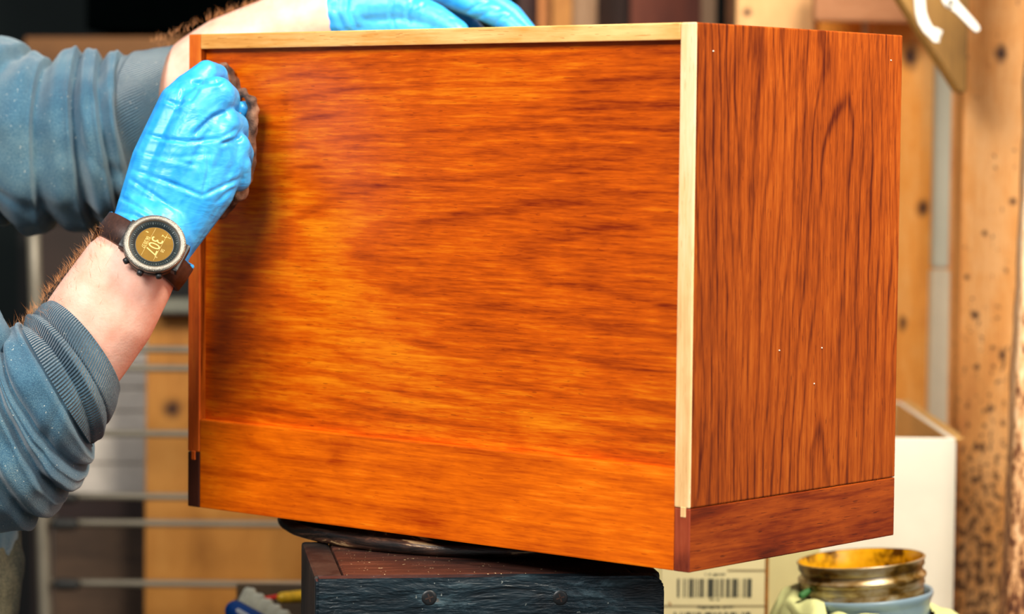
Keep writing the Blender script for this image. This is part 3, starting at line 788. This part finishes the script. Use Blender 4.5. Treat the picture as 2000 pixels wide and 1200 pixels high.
# neck and head (turned towards the work, slightly bowed)
wchain(bm, [(-.69, yc, 1.38, .066), (-.66, yc, 1.50, .056)])
HD = Vector((-.625, yc, 1.60)); hd_rot = Matrix.Rotation(math.radians(14), 3, 'Y')
def hp(x, y, z): return HD+hd_rot@Vector((x, y, z))
def hc(a, b, r0, r1): cap(bm, hp(*a), hp(*b), r0, r1, 20, 6)
hc((-.015, 0, .035), (.02, 0, .035), .082, .074); hc((-.03, 0, .02), (-.02, 0, .0), .080, .07)
hc((.03, 0, -.02), (.045, 0, -.070), .058, .030); hc((.0, .03, -.04), (.05, .014, -.082), .035, .022); hc((.0, -.03, -.04), (.05, -.014, -.082), .035, .022)
hc((.088, 0, .018), (.112, 0, -.018), .009, .013); hc((.100, .010, -.022), (.100, -.010, -.022), .009, .009)
hc((.078, .035, .033), (.086, .010, .030), .012, .011); hc((.078, -.035, .033), (.086, -.010, .030), .012, .011)
hc((.084, .020, -.047), (.084, -.020, -.047), .0075, .0075); hc((.082, .017, -.058), (.082, -.017, -.058), .0085, .0085); hc((.082, -.0, -.083), (.074, 0, -.088), .014, .014)
for s in (-1, 1):
    hc((.052, s*.045, -.012), (.060, s*.038, -.025), .02, .018)
    hc((-.008, s*.078, .014), (-.004, s*.076, -.014), .011, .008)
# upper arms
wchain(bm, [c4(SH_N, .055), c4(W(-255, 450, 2.415), .034), c4(W(-170, 700, 2.40), .032), c4(EL_N, .034)]); wchain(bm, [c4(SH_F, .055), c4(EL_F, .030)])
# near forearm
perp = (RGT*.78-UPV*.62)
NA = [(-50, 850, 2.40, .036), (70, 760, 2.375, .0400), (150, 686, 2.367, .0425), (205, 607, 2.362, .0425), (250, 533, 2.36, .0390), (285, 478, 2.365, .0335), (310, 440, 2.37, .0320)]
for o_ in (-.006, .006):
    wchain(bm, [c4(W(a, b, d)+perp*o_, r-.004) for a, b, d, r in NA])
# far forearm
FA = [(70, 285, 2.67, .030), (200, 240, 2.67, .030), (290, 212, 2.668, .028), (345, 182, 2.668, .0365), (400, 142, 2.662, .0390), (450, 112, 2.66, .040), (540, 64, 2.655, .0345), (640, 28, 2.65, .0305)]
wchain(bm, [c4(W(a, b, d), r) for a, b, d, r in FA])

# ---- right hand: joints as (px, py, depth, radius)
def hand_R(g):
    """g = extra radius (glove over skin)"""
    H_ = []
    H_.append([(262, 452, 2.372, .0195), (305, 315, 2.375, .0205), (350, 203, 2.378, .0170), (370, 176, 2.382, .0140), (403, 140, 2.390, .0092), (424, 146, 2.415, .0086), (430, 172, 2.436, .0080)])
    H_.append([(283, 462, 2.366, .0200), (345, 320, 2.366, .0215), (388, 222, 2.366, .0185), (422, 187, 2.368, .0158), (440, 192, 2.400, .0120), (447, 222, 2.428, .0095)])
    H_.append([(308, 474, 2.368, .0195), (385, 335, 2.370, .0210), (420, 266, 2.370, .0170), (437, 241, 2.372, .0138), (458, 247, 2.398, .0115), (462, 275, 2.425, .0095)])
    H_.append([(332, 484, 2.374, .0180), (412, 372, 2.378, .0195), (446, 318, 2.380, .0150), (461, 286, 2.382, .0116), (472, 300, 2.404, .0098), (470, 328, 2.426, .0085)])
    H_.append([(290, 420, 2.388, .0190), (330, 340, 2.402, .0175), (375, 270, 2.420, .0135), (420, 235, 2.430, .0110)])     # thumb, under the palm
    H_.append([(445, 330, 2.383, .0135), (462, 322, 2.384, .0118), (466, 350, 2.39, .010)])   # heel of the little finger
    return [[(a, b, d, r+g) for a, b, d, r in ch] for ch in H_]
bmg = bmesh.new()
for ch in hand_R(-.0035): chain(bm, ch)
for ch in hand_R(.0008): chain(bmg, ch)
chain(bmg, [(292, 473, 2.368, .0355), (318, 420, 2.37, .0385), (352, 360, 2.372, .0405), (385, 300, 2.374, .036)], FWD, .62, 28)
chain(bmg, [(290, 476, 2.368, .0368), (302, 452, 2.369, .0362)], FWD, .95, 28)
# blue fingertip showing through the rag
chain(bmg, [(447, 222, 2.428, .0095), (466, 226, 2.428, .0085), (476, 212, 2.424, .0068)])
me = remesh(bmg, .0013, 3, .5)
def creases(me, lines):
    """press glove folds into the back of the hand: lines of image points, depth, width"""
    n = len(me.vertices); co_ = np.empty(n*3); me.vertices.foreach_get('co', co_); co_ = co_.reshape(-1, 3)
    no = np.empty(n*3, np.float32); me.vertex_normals.foreach_get('vector', no); no = no.reshape(-1, 3)
    co_ = co_.astype(np.float64); q = co_-np.array(EYE); d = q@np.array(FWD); px = 1000+FPX*(q@np.array(RGT))/d; py = 600-FPX*(q@np.array(UPV))/d
    face = np.clip(-(no@np.array(FWD))*2.0, 0, 1)
    disp = np.zeros(n)
    for pts, dep, wd in lines:
        best = np.full(n, 1e9); sgn = np.zeros(n); tpar = np.zeros(n)
        L = len(pts)-1
        for i in range(L):
            a = np.array(pts[i], float); b = np.array(pts[i+1], float); ab = b-a; l2 = ab@ab
            tt = np.clip(((px-a[0])*ab[0]+(py-a[1])*ab[1])/l2, 0, 1)
            dx = px-(a[0]+tt*ab[0]); dy = py-(a[1]+tt*ab[1]); dist = np.hypot(dx, dy)
            sg = np.sign(ab[0]*dy-ab[1]*dx)
            mk = dist < best; best[mk] = dist[mk]; sgn[mk] = sg[mk]; tpar[mk] = (i+tt[mk])/L
        fade = np.clip(np.minimum(tpar, 1-tpar)*5, 0, 1)**.5
        sd = best*sgn
        disp += fade*dep*(-np.exp(-(sd/wd)**2)+.40*np.exp(-((sd-wd*1.9)/(wd*1.2))**2)*np.where(sgn > 0, 1, 0)+.15*np.exp(-((sd+wd*2)/(wd*1.3))**2))
    co_ += no*(disp*face)[:, None]
    me.vertices.foreach_set('co', co_.ravel()); me.update()
creases(me, [
    ([(284, 262), (325, 272), (367, 278), (430, 271), (468, 250)], .0013, 4),
    ([(256, 330), (317, 352), (360, 368), (398, 384)], .0012, 4),
    ([(232, 384), (262, 400), (300, 424)], .0014, 4),
    ([(394, 384), (430, 366), (477, 346)], .0013, 4),
    ([(248, 346), (300, 380), (345, 412)], .0011, 3.5),
    ([(322, 195), (345, 205), (372, 196), (392, 168)], .0013, 4),
    ([(440, 218), (416, 230), (398, 246), (380, 264)], .0026, 5),
    ([(474, 268), (450, 276), (428, 282)], .0020, 4.5),
    ([(406, 280), (408, 330), (396, 384)], .0009, 4),
    ([(224, 410), (260, 420), (300, 438), (350, 470)], .0010, 4),
    ([(300, 300), (350, 308), (420, 300)], .0007, 5),
    ([(358, 172), (352, 196), (344, 214)], .0014, 4),
    ([(272, 296), (330, 312), (380, 322)], .0007, 4),
    ([(374, 160), (396, 164), (424, 160), (440, 150)], .0022, 4.5),
    ([(420, 400), (440, 380), (462, 366)], .0010, 4)])
gl = link_me('glove', me, M['glove'], person, 'blue nitrile glove gripping the rag')
# rolled cuff of that glove
bm2 = bmesh.new()
ax = (W(330, 420, 2.37)-W(270, 510, 2.37)).normalized(); cN = W(293, 471, 2.367)
e1 = (RGT*.78-UPV*.62).normalized(); e1 = (e1-ax*e1.dot(ax)).normalized(); e2 = ax.cross(e1)
pts = []
for k in range(49):
    a = 2*math.pi*k/48
    pts.append(cN+e1*(.0405+.0012*math.sin(5*a))*math.cos(a)+e2*(.0365+.001*math.cos(7*a))*math.sin(a)+ax*(.0015*math.sin(4*a)-.004*math.cos(a)*0))
tube(bm2, pts, [.0016+.0006*math.sin(k*1.3) for k in range(49)], 8, False)
link('glove_hem', bm2, M['glove'], gl, True, world=False)

# ---- left hand lying on the cabinet top
def hand_L(g):
    H_ = []
    H_.append([(646, 22, 2.648, .022), (690, 12, 2.645, .020), (790, 12, 2.635, .0155), (850, 34, 2.628, .0120), (893, 62, 2.622, .0105)])      # thumb, nearest
    H_.append([(640, 8, 2.665, .022), (760, -28, 2.67, .019), (850, -30, 2.665, .0165), (940, 15, 2.655, .0112), (985, 38, 2.65, .0100), (1018, 66, 2.645, .0090)])   # index
    H_.append([(640, 4, 2.690, .020), (760, -34, 2.70, .019), (850, -40, 2.70, .0165), (945, -6, 2.70, .0112), (1000, 30, 2.695, .0100), (1030, 64, 2.69, .0088)])
    H_.append([(640, 8, 2.705, .019), (760, -26, 2.73, .018), (840, -30, 2.735, .0155), (925, 0, 2.735, .0108), (975, 34, 2.73, .0096), (1000, 66, 2.725, .0085)])
    H_.append([(640, 18, 2.715, .018), (750, -6, 2.752, .016), (815, -6, 2.760, .0140), (880, 20, 2.762, .0098), (915, 46, 2.76, .0086), (935, 68, 2.755, .0078)])
    return [[(a, b, d, r+g) for a, b, d, r in ch] for ch in H_]
bmg = bmesh.new()
for ch in hand_L(-.0035): chain(bm, ch)
for ch in hand_L(.0008): chain(bmg, ch)
chain(bmg, [(690, 46, 2.65, .018), (780, 50, 2.64, .016), (850, 58, 2.63, .0125), (893, 64, 2.622, .0105)])
chain(bmg, [(660, 26, 2.652, .0330), (680, 22, 2.655, .0330)])
chain(bmg, [(664, 20, 2.655, .0330), (700, 4, 2.67, .033), (780, -8, 2.69, .030)], UPV, .75, 28)
me = remesh(bmg, .0015, 5, .5)
creases(me, [
    ([(662, -30), (656, 20), (672, 60)], .0016, 5), ([(690, -20), (684, 25), (700, 60)], .0016, 5),
    ([(768, -10), (762, 25), (770, 55)], .0011, 4), ([(808, -5), (796, 25), (800, 52)], .0012, 4), ([(830, 2), (820, 20), (812, 40)], .0009, 3),
    ([(905, 28), (930, 12), (960, 2)], .0012, 4), ([(925, 40), (955, 24), (985, 14)], .0009, 4), ([(965, 48), (980, 34), (1000, 26)], .0009, 3.5),
    ([(860, 22), (880, 36), (896, 40)], .0006, 3)])
gl2 = link_me('glove', me, M['glove'], person, 'blue nitrile glove resting on the cabinet top')

# rag crushed under the fingers
bmr = bmesh.new()
chain(bmr, [(436, 132, 2.45, .0050), (450, 150, 2.46, .0070), (462, 190, 2.46, .0085)])
chain(bmr, [(458, 188, 2.428, .0060), (476, 180, 2.422, .0048), (492, 196, 2.418, .0046), (494, 236, 2.420, .0050), (488, 275, 2.424, .0068), (490, 310, 2.424, .0060), (480, 350, 2.424, .0064), (466, 385, 2.426, .0060)])
chain(bmr, [(457, 196, 2.420, .0042), (461, 232, 2.418, .0046), (476, 262, 2.418, .0052), (486, 300, 2.420, .0060)])
chain(bmr, [(428, 150, 2.455, .0100), (440, 230, 2.456, .0135), (455, 300, 2.452, .0140), (455, 370, 2.446, .0110), (430, 410, 2.452, .009)])
me = remesh(bmr, .0014, 2, .5)
displace(me, lambda q: .0016*noise.noise(q*150)+.0020*noise.noise(Vector((q.x*60, q.y*60, q.z*38)))-abs(noise.noise(q*85))*.0022)
t = NT('oily_brown_rag'); n = t.noise(t.mapn((1, 1, 1)), 60, 4, .6); n2 = t.noise(t.mapn((1, 1, 1)), 900, 2, .5)
M['rag'] = t.out(t.ramp(n, [(.32, lin(54, 34, 24)), (.5, lin(116, 80, 60)), (.7, lin(172, 126, 94))]), .75, 0, t.bump(n2, .5, .001))
o = link_me('rag', me, M['rag']); tag(o, 'crumpled dark brown rag pinched between glove and panel', 'rag')

body = link_me('body', remesh(bm, .0038, 6, .5), M['skin'], person)

# ---- arm hair
def hairs(stations, count, aside, spread, name_parent):
    bm = bmesh.new()
    pts = [(W(a, b, d), r) for a, b, d, r in stations]
    for _ in range(count):
        s = random.random()*(len(pts)-1); i = min(int(s), len(pts)-2); f = s-i
        c = pts[i][0].lerp(pts[i+1][0], f); r = pts[i][1]*(1-f)+pts[i+1][1]*f
        ax = (pts[i+1][0]-pts[i][0]).normalized()
        u = (aside-ax*aside.dot(ax)).normalized(); vv = ax.cross(u)
        a = random.gauss(0, spread)
        nrm = u*math.cos(a)+vv*math.sin(a)
        root = c+nrm*(r+.0002)
        dr = (nrm*random.uniform(.45, 1.1)+ax*random.uniform(.2, 1.0)+Vector([random.gauss(0, .28) for _ in range(3)])).normalized()
        L_ = random.uniform(.004, .011); curl = Vector([random.gauss(0, .35) for _ in range(3)])
        sd = dr.cross(FWD).normalized()*.00008
        p1 = root+dr*L_*.5+curl*L_*.12; p2 = root+dr*L_+curl*L_*.4
        v = [bm.verts.new(q) for q in (root-sd, root+sd, p1+sd*.8, p1-sd*.8, p2)]
        bm.faces.new((v[0], v[1], v[2], v[3])); bm.faces.new((v[3], v[2], v[4]))
    return link('arm_hair', bm, M['armhair'], body, False, 'fine golden hair on the forearm', 'stuff', world=False)
ha = hairs([(60, 770, 2.372, .049), (152, 686, 2.365, .0505), (205, 607, 2.36, .0465), (250, 533, 2.36, .0405), (275, 493, 2.365, .036)], 800, -RGT*.75+UPV*.6, .6, None)
hb = hairs([(330, 166, 2.66, .0440), (450, 110, 2.66, .040), (540, 64, 2.655, .0345), (610, 36, 2.65, .032)], 420, UPV, .5, None)

# ---- sleeves: rings given by their upper and lower outline points
def spl(a, t_):
    n = len(a)-1; x = t_*n; i = min(int(x), n-1); f = x-i
    p0, p1, p2, p3 = a[max(i-1, 0)], a[i], a[i+1], a[min(i+2, n)]
    return .5*((2*p1)+(p2-p0)*f+(2*p0-5*p1+4*p2-p3)*f*f+(3*p1-p0-3*p2+p3)*f**3)
def sleeve(bm, st_, rows=220, cols=150, depthf=.9, folds=(), soft=.0, thick=.0028, uvl=None, seed=0, t0=0., t1=1., skew=0.):
    T_ = [W(a, b, d) for (a, b, _, _, d) in st_]; B_ = [W(a, b, d) for (_, _, a, b, d) in st_]
    cen = [(a+b)/2 for a, b in zip(T_, B_)]; hv = [(a-b)/2 for a, b in zip(T_, B_)]
    grid = []
    for j in range(rows+1):
        s = t0+(t1-t0)*j/rows
        c = spl(cen, s); h = spl(hv, s)
        tan = (spl(cen, min(s+.01, 1))-spl(cen, max(s-.01, 0))).normalized()
        e1 = h; n_ = h.cross(tan); n_ = n_.normalized()*h.length*depthf
        if n_.dot(FWD) > 0: n_ = -n_
        row = []
        for k in range(cols):
            a = 2*math.pi*k/cols          # 0 = upper outline, pi/2 = towards the camera
            disp = 0
            for (s0, kx, ky, amp, wd, mode) in folds:
                ss = s-(s0+kx*math.cos(a)+ky*math.sin(a))
                if mode == 0: disp += -amp*math.exp(-abs(ss)/wd)
                elif mode == 1: disp += amp*math.exp(-(ss/wd)**2)
                else: disp += amp*math.tanh(ss/(.22*wd))*math.exp(-abs(ss)/wd)
            q0 = c+h*math.cos(a)+n_*math.sin(a)-tan*(skew*(math.sin(a)+.25)*max(0, 1-s/.55))
            disp -= soft*.9*max(0, .12-abs(noise.noise(q0*9+Vector((seed, 9, 2)))))*6*.6
            disp += soft*noise.noise(q0*16+Vector((seed, 0, 0)))+soft*.5*noise.noise(q0*38+Vector((seed, 5, 0)))
            rad = (h*math.cos(a)+n_*math.sin(a)).normalized()
            row.append(bm.verts.new(q0+rad*disp))
        grid.append(row)
    uvl = bm.loops.layers.uv.verify()
    for j in range(rows):
        for k in range(cols):
            k2 = (k+1) % cols
            f = bm.faces.new((grid[j][k], grid[j][k2], grid[j+1][k2], grid[j+1][k]))
            for lp, (u_, v_) in zip(f.loops, ((k, j), (k+1, j), (k+1, j+1), (k, j+1))): lp[uvl].uv = (u_/cols, v_/rows)
    return grid
def lip(bm, ring, inward, depth):
    """fold the opening inward so the cloth has thickness"""
    c = sum((v.co for v in ring), Vector())/len(ring)
    prev = ring
    for (k, dd) in ((.93, .25), (.90, 1.0)):
        nr = [bm.verts.new(c+(v.co-c)*k+inward*depth*dd) for v in ring]
        for i in range(len(ring)): bm.faces.new((prev[i], prev[(i+1) % len(ring)], nr[(i+1) % len(ring)], nr[i]))
        prev = nr
# far sleeve
FS = [(352, 84, 330, 285, 2.672), (300, 96, 305, 340, 2.675), (246, 110, 282, 395, 2.68), (196, 113, 240, 438, 2.68), (148, 108, 175, 440, 2.68), (92, 122, 85, 440, 2.68), (38, 100, 5, 428, 2.68), (-20, 78, -70, 400, 2.69), (-110, 30, -150, 360, 2.70), (-220, 0, -235, 330, 2.73), (-340, -30, -360, 280, 2.78)]
bms = bmesh.new()
ff = [(.212, .006, -.004, .0070, .016, 2), (.300, .004, -.004, .0095, .020, 2), (.388, -.004, .006, .0095, .022, 2), (.49, .004, .012, .0070, .03, 2), (.60, -.01, .02, .0100, .03, 2), (.70, .02, .03, .008, .03, 2),
      (.255, .0, -.004, .0050, .025, 1), (.345, .0, .0, .0065, .025, 1), (.44, .0, .0, .0060, .03, 1), (.545, .0, .01, .0070, .03, 1), (.65, .0, .02, .007, .03, 1)]
sleeve(bms, FS, 260, 170, 1.0, ff, .0075, seed=3, t0=.2)
bmc = bmesh.new()
gr = sleeve(bmc, FS, 60, 170, 1.0, [(.165, .0, -.004, .0016, .006, 0), (.178, .0, -.004, .0016, .006, 0), (.15, .0, -.0, .0014, .02, 1)], .002, seed=3, t0=0, t1=.2)
lip(bmc, gr[0], (gr[10][0].co-gr[0][0].co).normalized(), .01)
# near sleeve
NS = [(85, 604, 230, 776, 2.365), (62, 617, 214, 822, 2.365), (34, 640, 172, 884, 2.365), (14, 655, 140, 944, 2.37), (-14, 668, 84, 1000, 2.375), (-50, 672, 16, 1034, 2.38), (-100, 650, -90, 1050, 2.39), (-170, 590, -220, 980, 2.40), (-230, 450, -340, 820, 2.41), (-240, 320, -420, 600, 2.42), (-320, 190, -480, 380, 2.43)]
nf = [(.205, .0, -.010, .0060, .014, 2), (.275, .010, -.015, .0085, .018, 2), (.36, .014, -.012, .0095, .022, 2), (.46, .02, -.01, .0090, .026, 2),
      (.24, .01, -.01, .0045, .02, 1), (.315, .01, -.01, .0070, .022, 1), (.41, .02, -.01, .0075, .025, 1)]
sleeve(bms, NS, 260, 170, 1.0, nf, .0065, seed=9, t0=.19, skew=.019)
bmn = bmesh.new()
gr = sleeve(bmn, NS, 60, 170, 1.0, [(.125, .0, -.02, .0020, .006, 0), (.15, .0, -.02, .0026, .012, 1), (.186, .0, -.028, .0040, .007, 0), (.05, 0, 0, .001, .03, 1)], .0015, seed=9, t0=0, t1=.19, skew=.019)
lip(bmn, gr[0], (gr[10][0].co-gr[0][0].co).normalized(), .01)
# bunched upper sleeve bulging into the picture above the elbow
bu = bmesh.new()
wchain(bu, [c4(SH_N, .078), c4(W(-250, 430, 2.40), .070), c4(W(-150, 590, 2.37), .060), c4(W(-66, 662, 2.35), .0375)])
wchain(bu, [c4(W(-70, 640, 2.345), .034), c4(W(-52, 672, 2.34), .0325)])
# torso of the sweatshirt
wchain(bu, [(-.61, yc, .95, .150), (-.64, yc, 1.06, .142), (-.68, yc, 1.20, .150), (-.695, yc, 1.34, .132)])
for s in (-1, 1): wchain(bu, [(-.605, yc+s*.075, .95, .122), (-.645, yc+s*.065, 1.08, .115), (-.685, yc+s*.095, 1.25, .125), (-.695, yc+s*.125, 1.36, .088)])
wchain(bu, [c4(SH_F, .082), c4(W(-260, 150, 2.76), .080)])
wchain(bu, [(-.70, yc, 1.42, .082), (-.675, yc, 1.455, .074)])
me = remesh(bu, .006, 8, .5)
displace(me, lambda q: .004*noise.noise(q*22)+.0025*noise.noise(q*50))
bms.from_mesh(me); bpy.data.meshes.remove(me)
link('sweatshirt', bms, M['fleece'], person, True, world=True)
link('cuff', bmc, M['rib'], person, True, world=True); link('cuff', bmn, M['rib'], person, True, world=True)
# trousers, boots, head hair, eyes
bt = bmesh.new()
wchain(bt, [(-.60, yc, .98, .136), (-.595, yc, .90, .138)])
for s in (-1, 1):
    wchain(bt, [(-.60, yc+s*.08, .97, .118), (-.597, yc+s*.098, .88, .110), (-.583, yc+s*.12, .50, .082), (-.61, yc+s*.13, .10, .070)])
# apron-like thigh of the trousers reaching forward into the lower left corner
wchain(bt, [(-.545, 2.46, 1.02, .070), (-.535, 2.44, .86, .080), (-.56, 2.48, .60, .085)])
me = remesh(bt, .006, 6, .5)
displace(me, lambda q: .004*noise.noise(q*18)+.003*noise.noise(q*45))
link_me('trousers', me, M['denim'], person, 'dusty dark denim trousers')
for s in (-1, 1):
    bt = bmesh.new(); wchain(bt, [(-.65, yc+s*.13, .048, .046), (-.57, yc+s*.145, .055, .048), (-.46, yc+s*.158, .040, .038)])
    wchain(bt, [(-.63, yc+s*.13, .06, .05), (-.63, yc+s*.13, .14, .052)])
    me = remesh(bt, .005, 4, .5)
    for v in me.vertices: v.co.z = max(v.co.z, .001)
    link_me('boot', me, M['leather'], person)
bt = bmesh.new()
cap(bt, hp(-.026, 0, .050), hp(.018, 0, .060), .094, .078, 24, 8); cap(bt, hp(-.040, 0, .02), hp(-.052, 0, -.03), .084, .06, 20, 6)
me = remesh(bt, .004, 3, .5)
displace(me, lambda q: .003*noise.noise(q*60))
link_me('hair', me, M['hair'], person)
for s in (-1, 1):
    bt = bmesh.new(); cap(bt, hp(.0705, s*.031, .014), hp(.0706, s*.031, .014), .0125, .0125, 20, 8)
    e = link('eye', bt, M['eye'], person, True, world=True)
    bt = bmesh.new(); cap(bt, hp(.0800, s*.031, .013), hp(.0822, s*.031, .0125), .0052, .004, 16, 4)
    link('iris', bt, M['iris'], e, True, 'brown iris', world=False)

# ================================================================== WRISTWATCH
wc = W(302, 476, 2.321)                       # middle of the dial
arm = (W(330, 420, 2.37)-W(250, 533, 2.36)).normalized()
n0 = (-FWD + arm*.42 + (RGT*-.78+UPV*.62)*.10).normalized()
upw = (RGT*.902-UPV*.43); upw = (upw-n0*upw.dot(n0)).normalized()       # 12 o'clock direction, text upright
rtw = upw.cross(n0)
WM = Matrix.Translation(wc) @ Matrix((rtw, upw, n0)).transposed().to_4x4()
wt = empty('wristwatch', (0, 0, 0), (0, 0, 0), 'digital wristwatch with steel bezel and amber display on the brown-strapped wrist', 'watch')
wt.location = wc; wt.rotation_euler = WM.to_euler()
M['steel'] = (lambda t: t.out(lin(140, 134, 124), .40, .75, t.bump(t.noise(t.mapn((1, 1, 1)), 1400, 2, .5), .5, .0006)))(NT('brushed_bezel'))
M['case'] = plain('dark_case', lin(44, 46, 48), .42, .2, .1, 60)
M['dialring'] = plain('dial_ring', lin(30, 40, 42), .4)
M['amb'] = plain('amber_display', lin(128, 92, 2), .3, 0, .12, 60)
M['digit'] = plain('display_digit', lin(214, 186, 108), .4)
M['tick'] = plain('dial_tick', lin(120, 132, 132), .4)
M['strap'] = plain('brown_strap', lin(62, 36, 28), .5, 0, .25, 160, bump=.2)
Rw = .0258
bm = bmesh.new(); lathe(bm, [(0, -.013), (Rw*.9, -.013), (Rw*.98, -.010), (Rw*.99, -.003), (Rw*.92, -.002), (0, -.002)], 72); link('case', bm, M['case'], wt, True)
bm = bmesh.new(); nseg = 120
lathe(bm, [(Rw*.905, -.003), (Rw*1.0, -.0025), (Rw*1.005, -.0008), (Rw*.985, .0010), (Rw*.93, .0018), (Rw*.86, .0019), (Rw*.81, .0012), (Rw*.79, -.0002), (Rw*.785, -.0025), (Rw*.905, -.003)], nseg)
bz = link('bezel', bm, M['steel'], wt, True, 'grey steel bezel with knurled rim')
bm = bmesh.new()
for k in range(120):
    a = 2*math.pi*k/120
    if k % 30 in (0, 1, 29): continue
    b = box(-.0002, .0002, -.0008, .0008, -.0005, .0002); add(bm, b, Matrix.Rotation(a, 4, 'Z') @ Matrix.Translation((0, Rw*.952, .00165)) @ Matrix.Rotation(-.25, 4, 'X'))
link('knurling', bm, M['steel'], bz, kind='stuff')
bm = bmesh.new(); lathe(bm, [(Rw*.795, .0001), (Rw*.60, -.0022), (Rw*.595, -.0026), (Rw*.79, -.0026)], 72); link('dial_ring', bm, M['dialring'], wt, True, 'black minute ring')
bm = bmesh.new()
for k in range(60):
    a = 2*math.pi*k/60; big = k % 5 == 0
    b = box(-.00008-(.00012 if big else 0), .00008+(.00012 if big else 0), -.0006-(.0005 if big else 0), .0006, -.0001, .0002)
    add(bm, b, Matrix.Rotation(a, 4, 'Z') @ Matrix.Translation((0, Rw*.725, -.00055)) @ Matrix.Rotation(.42, 4, 'X'))
link('minute_marks', bm, M['tick'], wt, kind='stuff')
bm = bmesh.new(); lathe(bm, [(0, -.0019), (Rw*.60, -.0019), (Rw*.60, -.0024), (0, -.0024)], 60); scn = link('display', bm, M['amb'], wt, False, 'amber digital display')
def text(s, size, x, y, ext=.0001):
    cu = bpy.data.curves.new('text', 'FONT'); cu.body = s; cu.size = size; cu.extrude = ext; cu.align_x = 'CENTER'; cu.align_y = 'CENTER'
    ob = bpy.data.objects.new('t', cu); COL.objects.link(ob); bpy.context.view_layer.update()
    me = bpy.data.meshes.new_from_object(ob.evaluated_get(bpy.context.evaluated_depsgraph_get()))
    bpy.data.objects.remove(ob)
    me.transform(Matrix.Translation((x, y, -.0018)) @ Matrix.Diagonal((.86, 1.15, 1, 1)))
    b = bmesh.new(); b.from_mesh(me); bpy.data.meshes.remove(me); return b
def scale_join(items):
    bm = bmesh.new()
    for it in items: add(bm, it)
    return bm
link('digits', text('307', .0125, .0012, -.0002), M['digit'], scn, label='pale digits reading 307')
bm = scale_join([text('2', .0052, -.0102, .0038), text('3', .0032, -.0108, .0080), text('06:20:37', .0038, .0015, -.0076), text('58', .0036, .0022, .0082), text('8', .003, .0098, .006), text('8', .003, -.0075, -.0105)])
link('small_digits', bm, M['digit'], scn, label='small pale figures')
bm = scale_join([box(-.0135, .0135, .0054, .0056, -.00192, -.0017), box(-.0138, .0138, -.0056, -.0054, -.00192, -.0017)])
link('divider_line', bm, M['digit'], scn)
# lugs and buttons
for sy in (-1, 1):
    bm = bmesh.new()
    bx(bm, -.0135, .0135, sy*.021-.006, sy*.021+.006, -.0125, -.003, .0022, 2)
    link('lug', bm, M['case'], wt)
for a in (math.radians(34), 0.0, math.radians(-34)):
    for_m = Matrix.Rotation(a, 4, 'Z') @ Matrix.Translation((Rw*1.03, 0, -.0062)) @ Matrix.Rotation(math.pi/2, 4, 'Y')
    for sgn in (1,):
        bm = bmesh.new(); lathe(bm, [(0, -.003), (.0028, -.003), (.0028, .0008), (.0022, .0022), (.0, .0024)], 24, for_m)
        link('button', bm, M['case'], wt, True)
# strap around the wrist
# wrist centre in watch space: directly below the case
bm = bmesh.new()
arm_l = (WM.to_3x3().inverted() @ arm).normalized()
cz = WM.inverted() @ W(281, 492, 2.364)
e_y = (Vector((0, 1, 0))-arm_l*arm_l.y).normalized(); e_z = arm_l.cross(e_y)
if e_z.z < 0: e_z = -e_z
rows = []
for k in range(81):
    a = math.radians(62)+math.radians(416-180+0)*k/80 if False else 2*math.pi*k/80
    ry, rz = .0405, .0372
    c_ = cz+e_y*ry*math.cos(a)+e_z*rz*math.sin(a); nn = (e_y*math.cos(a)/ry+e_z*math.sin(a)/rz).normalized()
    hw = .0115
    rows.append([bm.verts.new(c_+nn*o_+arm_l*s_) for o_, s_ in ((0, -hw), (.0022, -hw+.0008), (.0028, 0), (.0022, hw-.0008), (0, hw), (-.0006, 0))])
for r0, r1 in zip(rows, rows[1:]):
    for k in range(6): bm.faces.new((r0[k], r1[k], r1[(k+1) % 6], r0[(k+1) % 6]))
sb = link('strap', bm, M['strap'], wt, True, 'dark brown strap')
bm = bmesh.new()
q0, q1 = WM.inverted() @ W(172, 487, 2.352), WM.inverted() @ W(190, 440, 2.338)
q2 = WM.inverted() @ W(205, 452, 2.36); q3 = WM.inverted() @ W(192, 478, 2.355)
bb = bmesh.new(); off = (WM.to_3x3().inverted() @ FWD)*.012
vs = [bb.verts.new(q) for q in (q0, q1, q2, q3)]; bb.faces.new(vs)
e = bmesh.ops.extrude_face_region(bb, geom=bb.faces[:])
for v in [g_ for g_ in e['geom'] if isinstance(g_, bmesh.types.BMVert)]: v.co += off
bmesh.ops.bevel(bb, geom=bb.edges[:], offset=.0022, segments=3, affect='EDGES'); add(bm, bb)
link('buckle', bm, plain('bronze_buckle', lin(60, 40, 32), .35, .5), wt, True, 'dark bronze buckle')
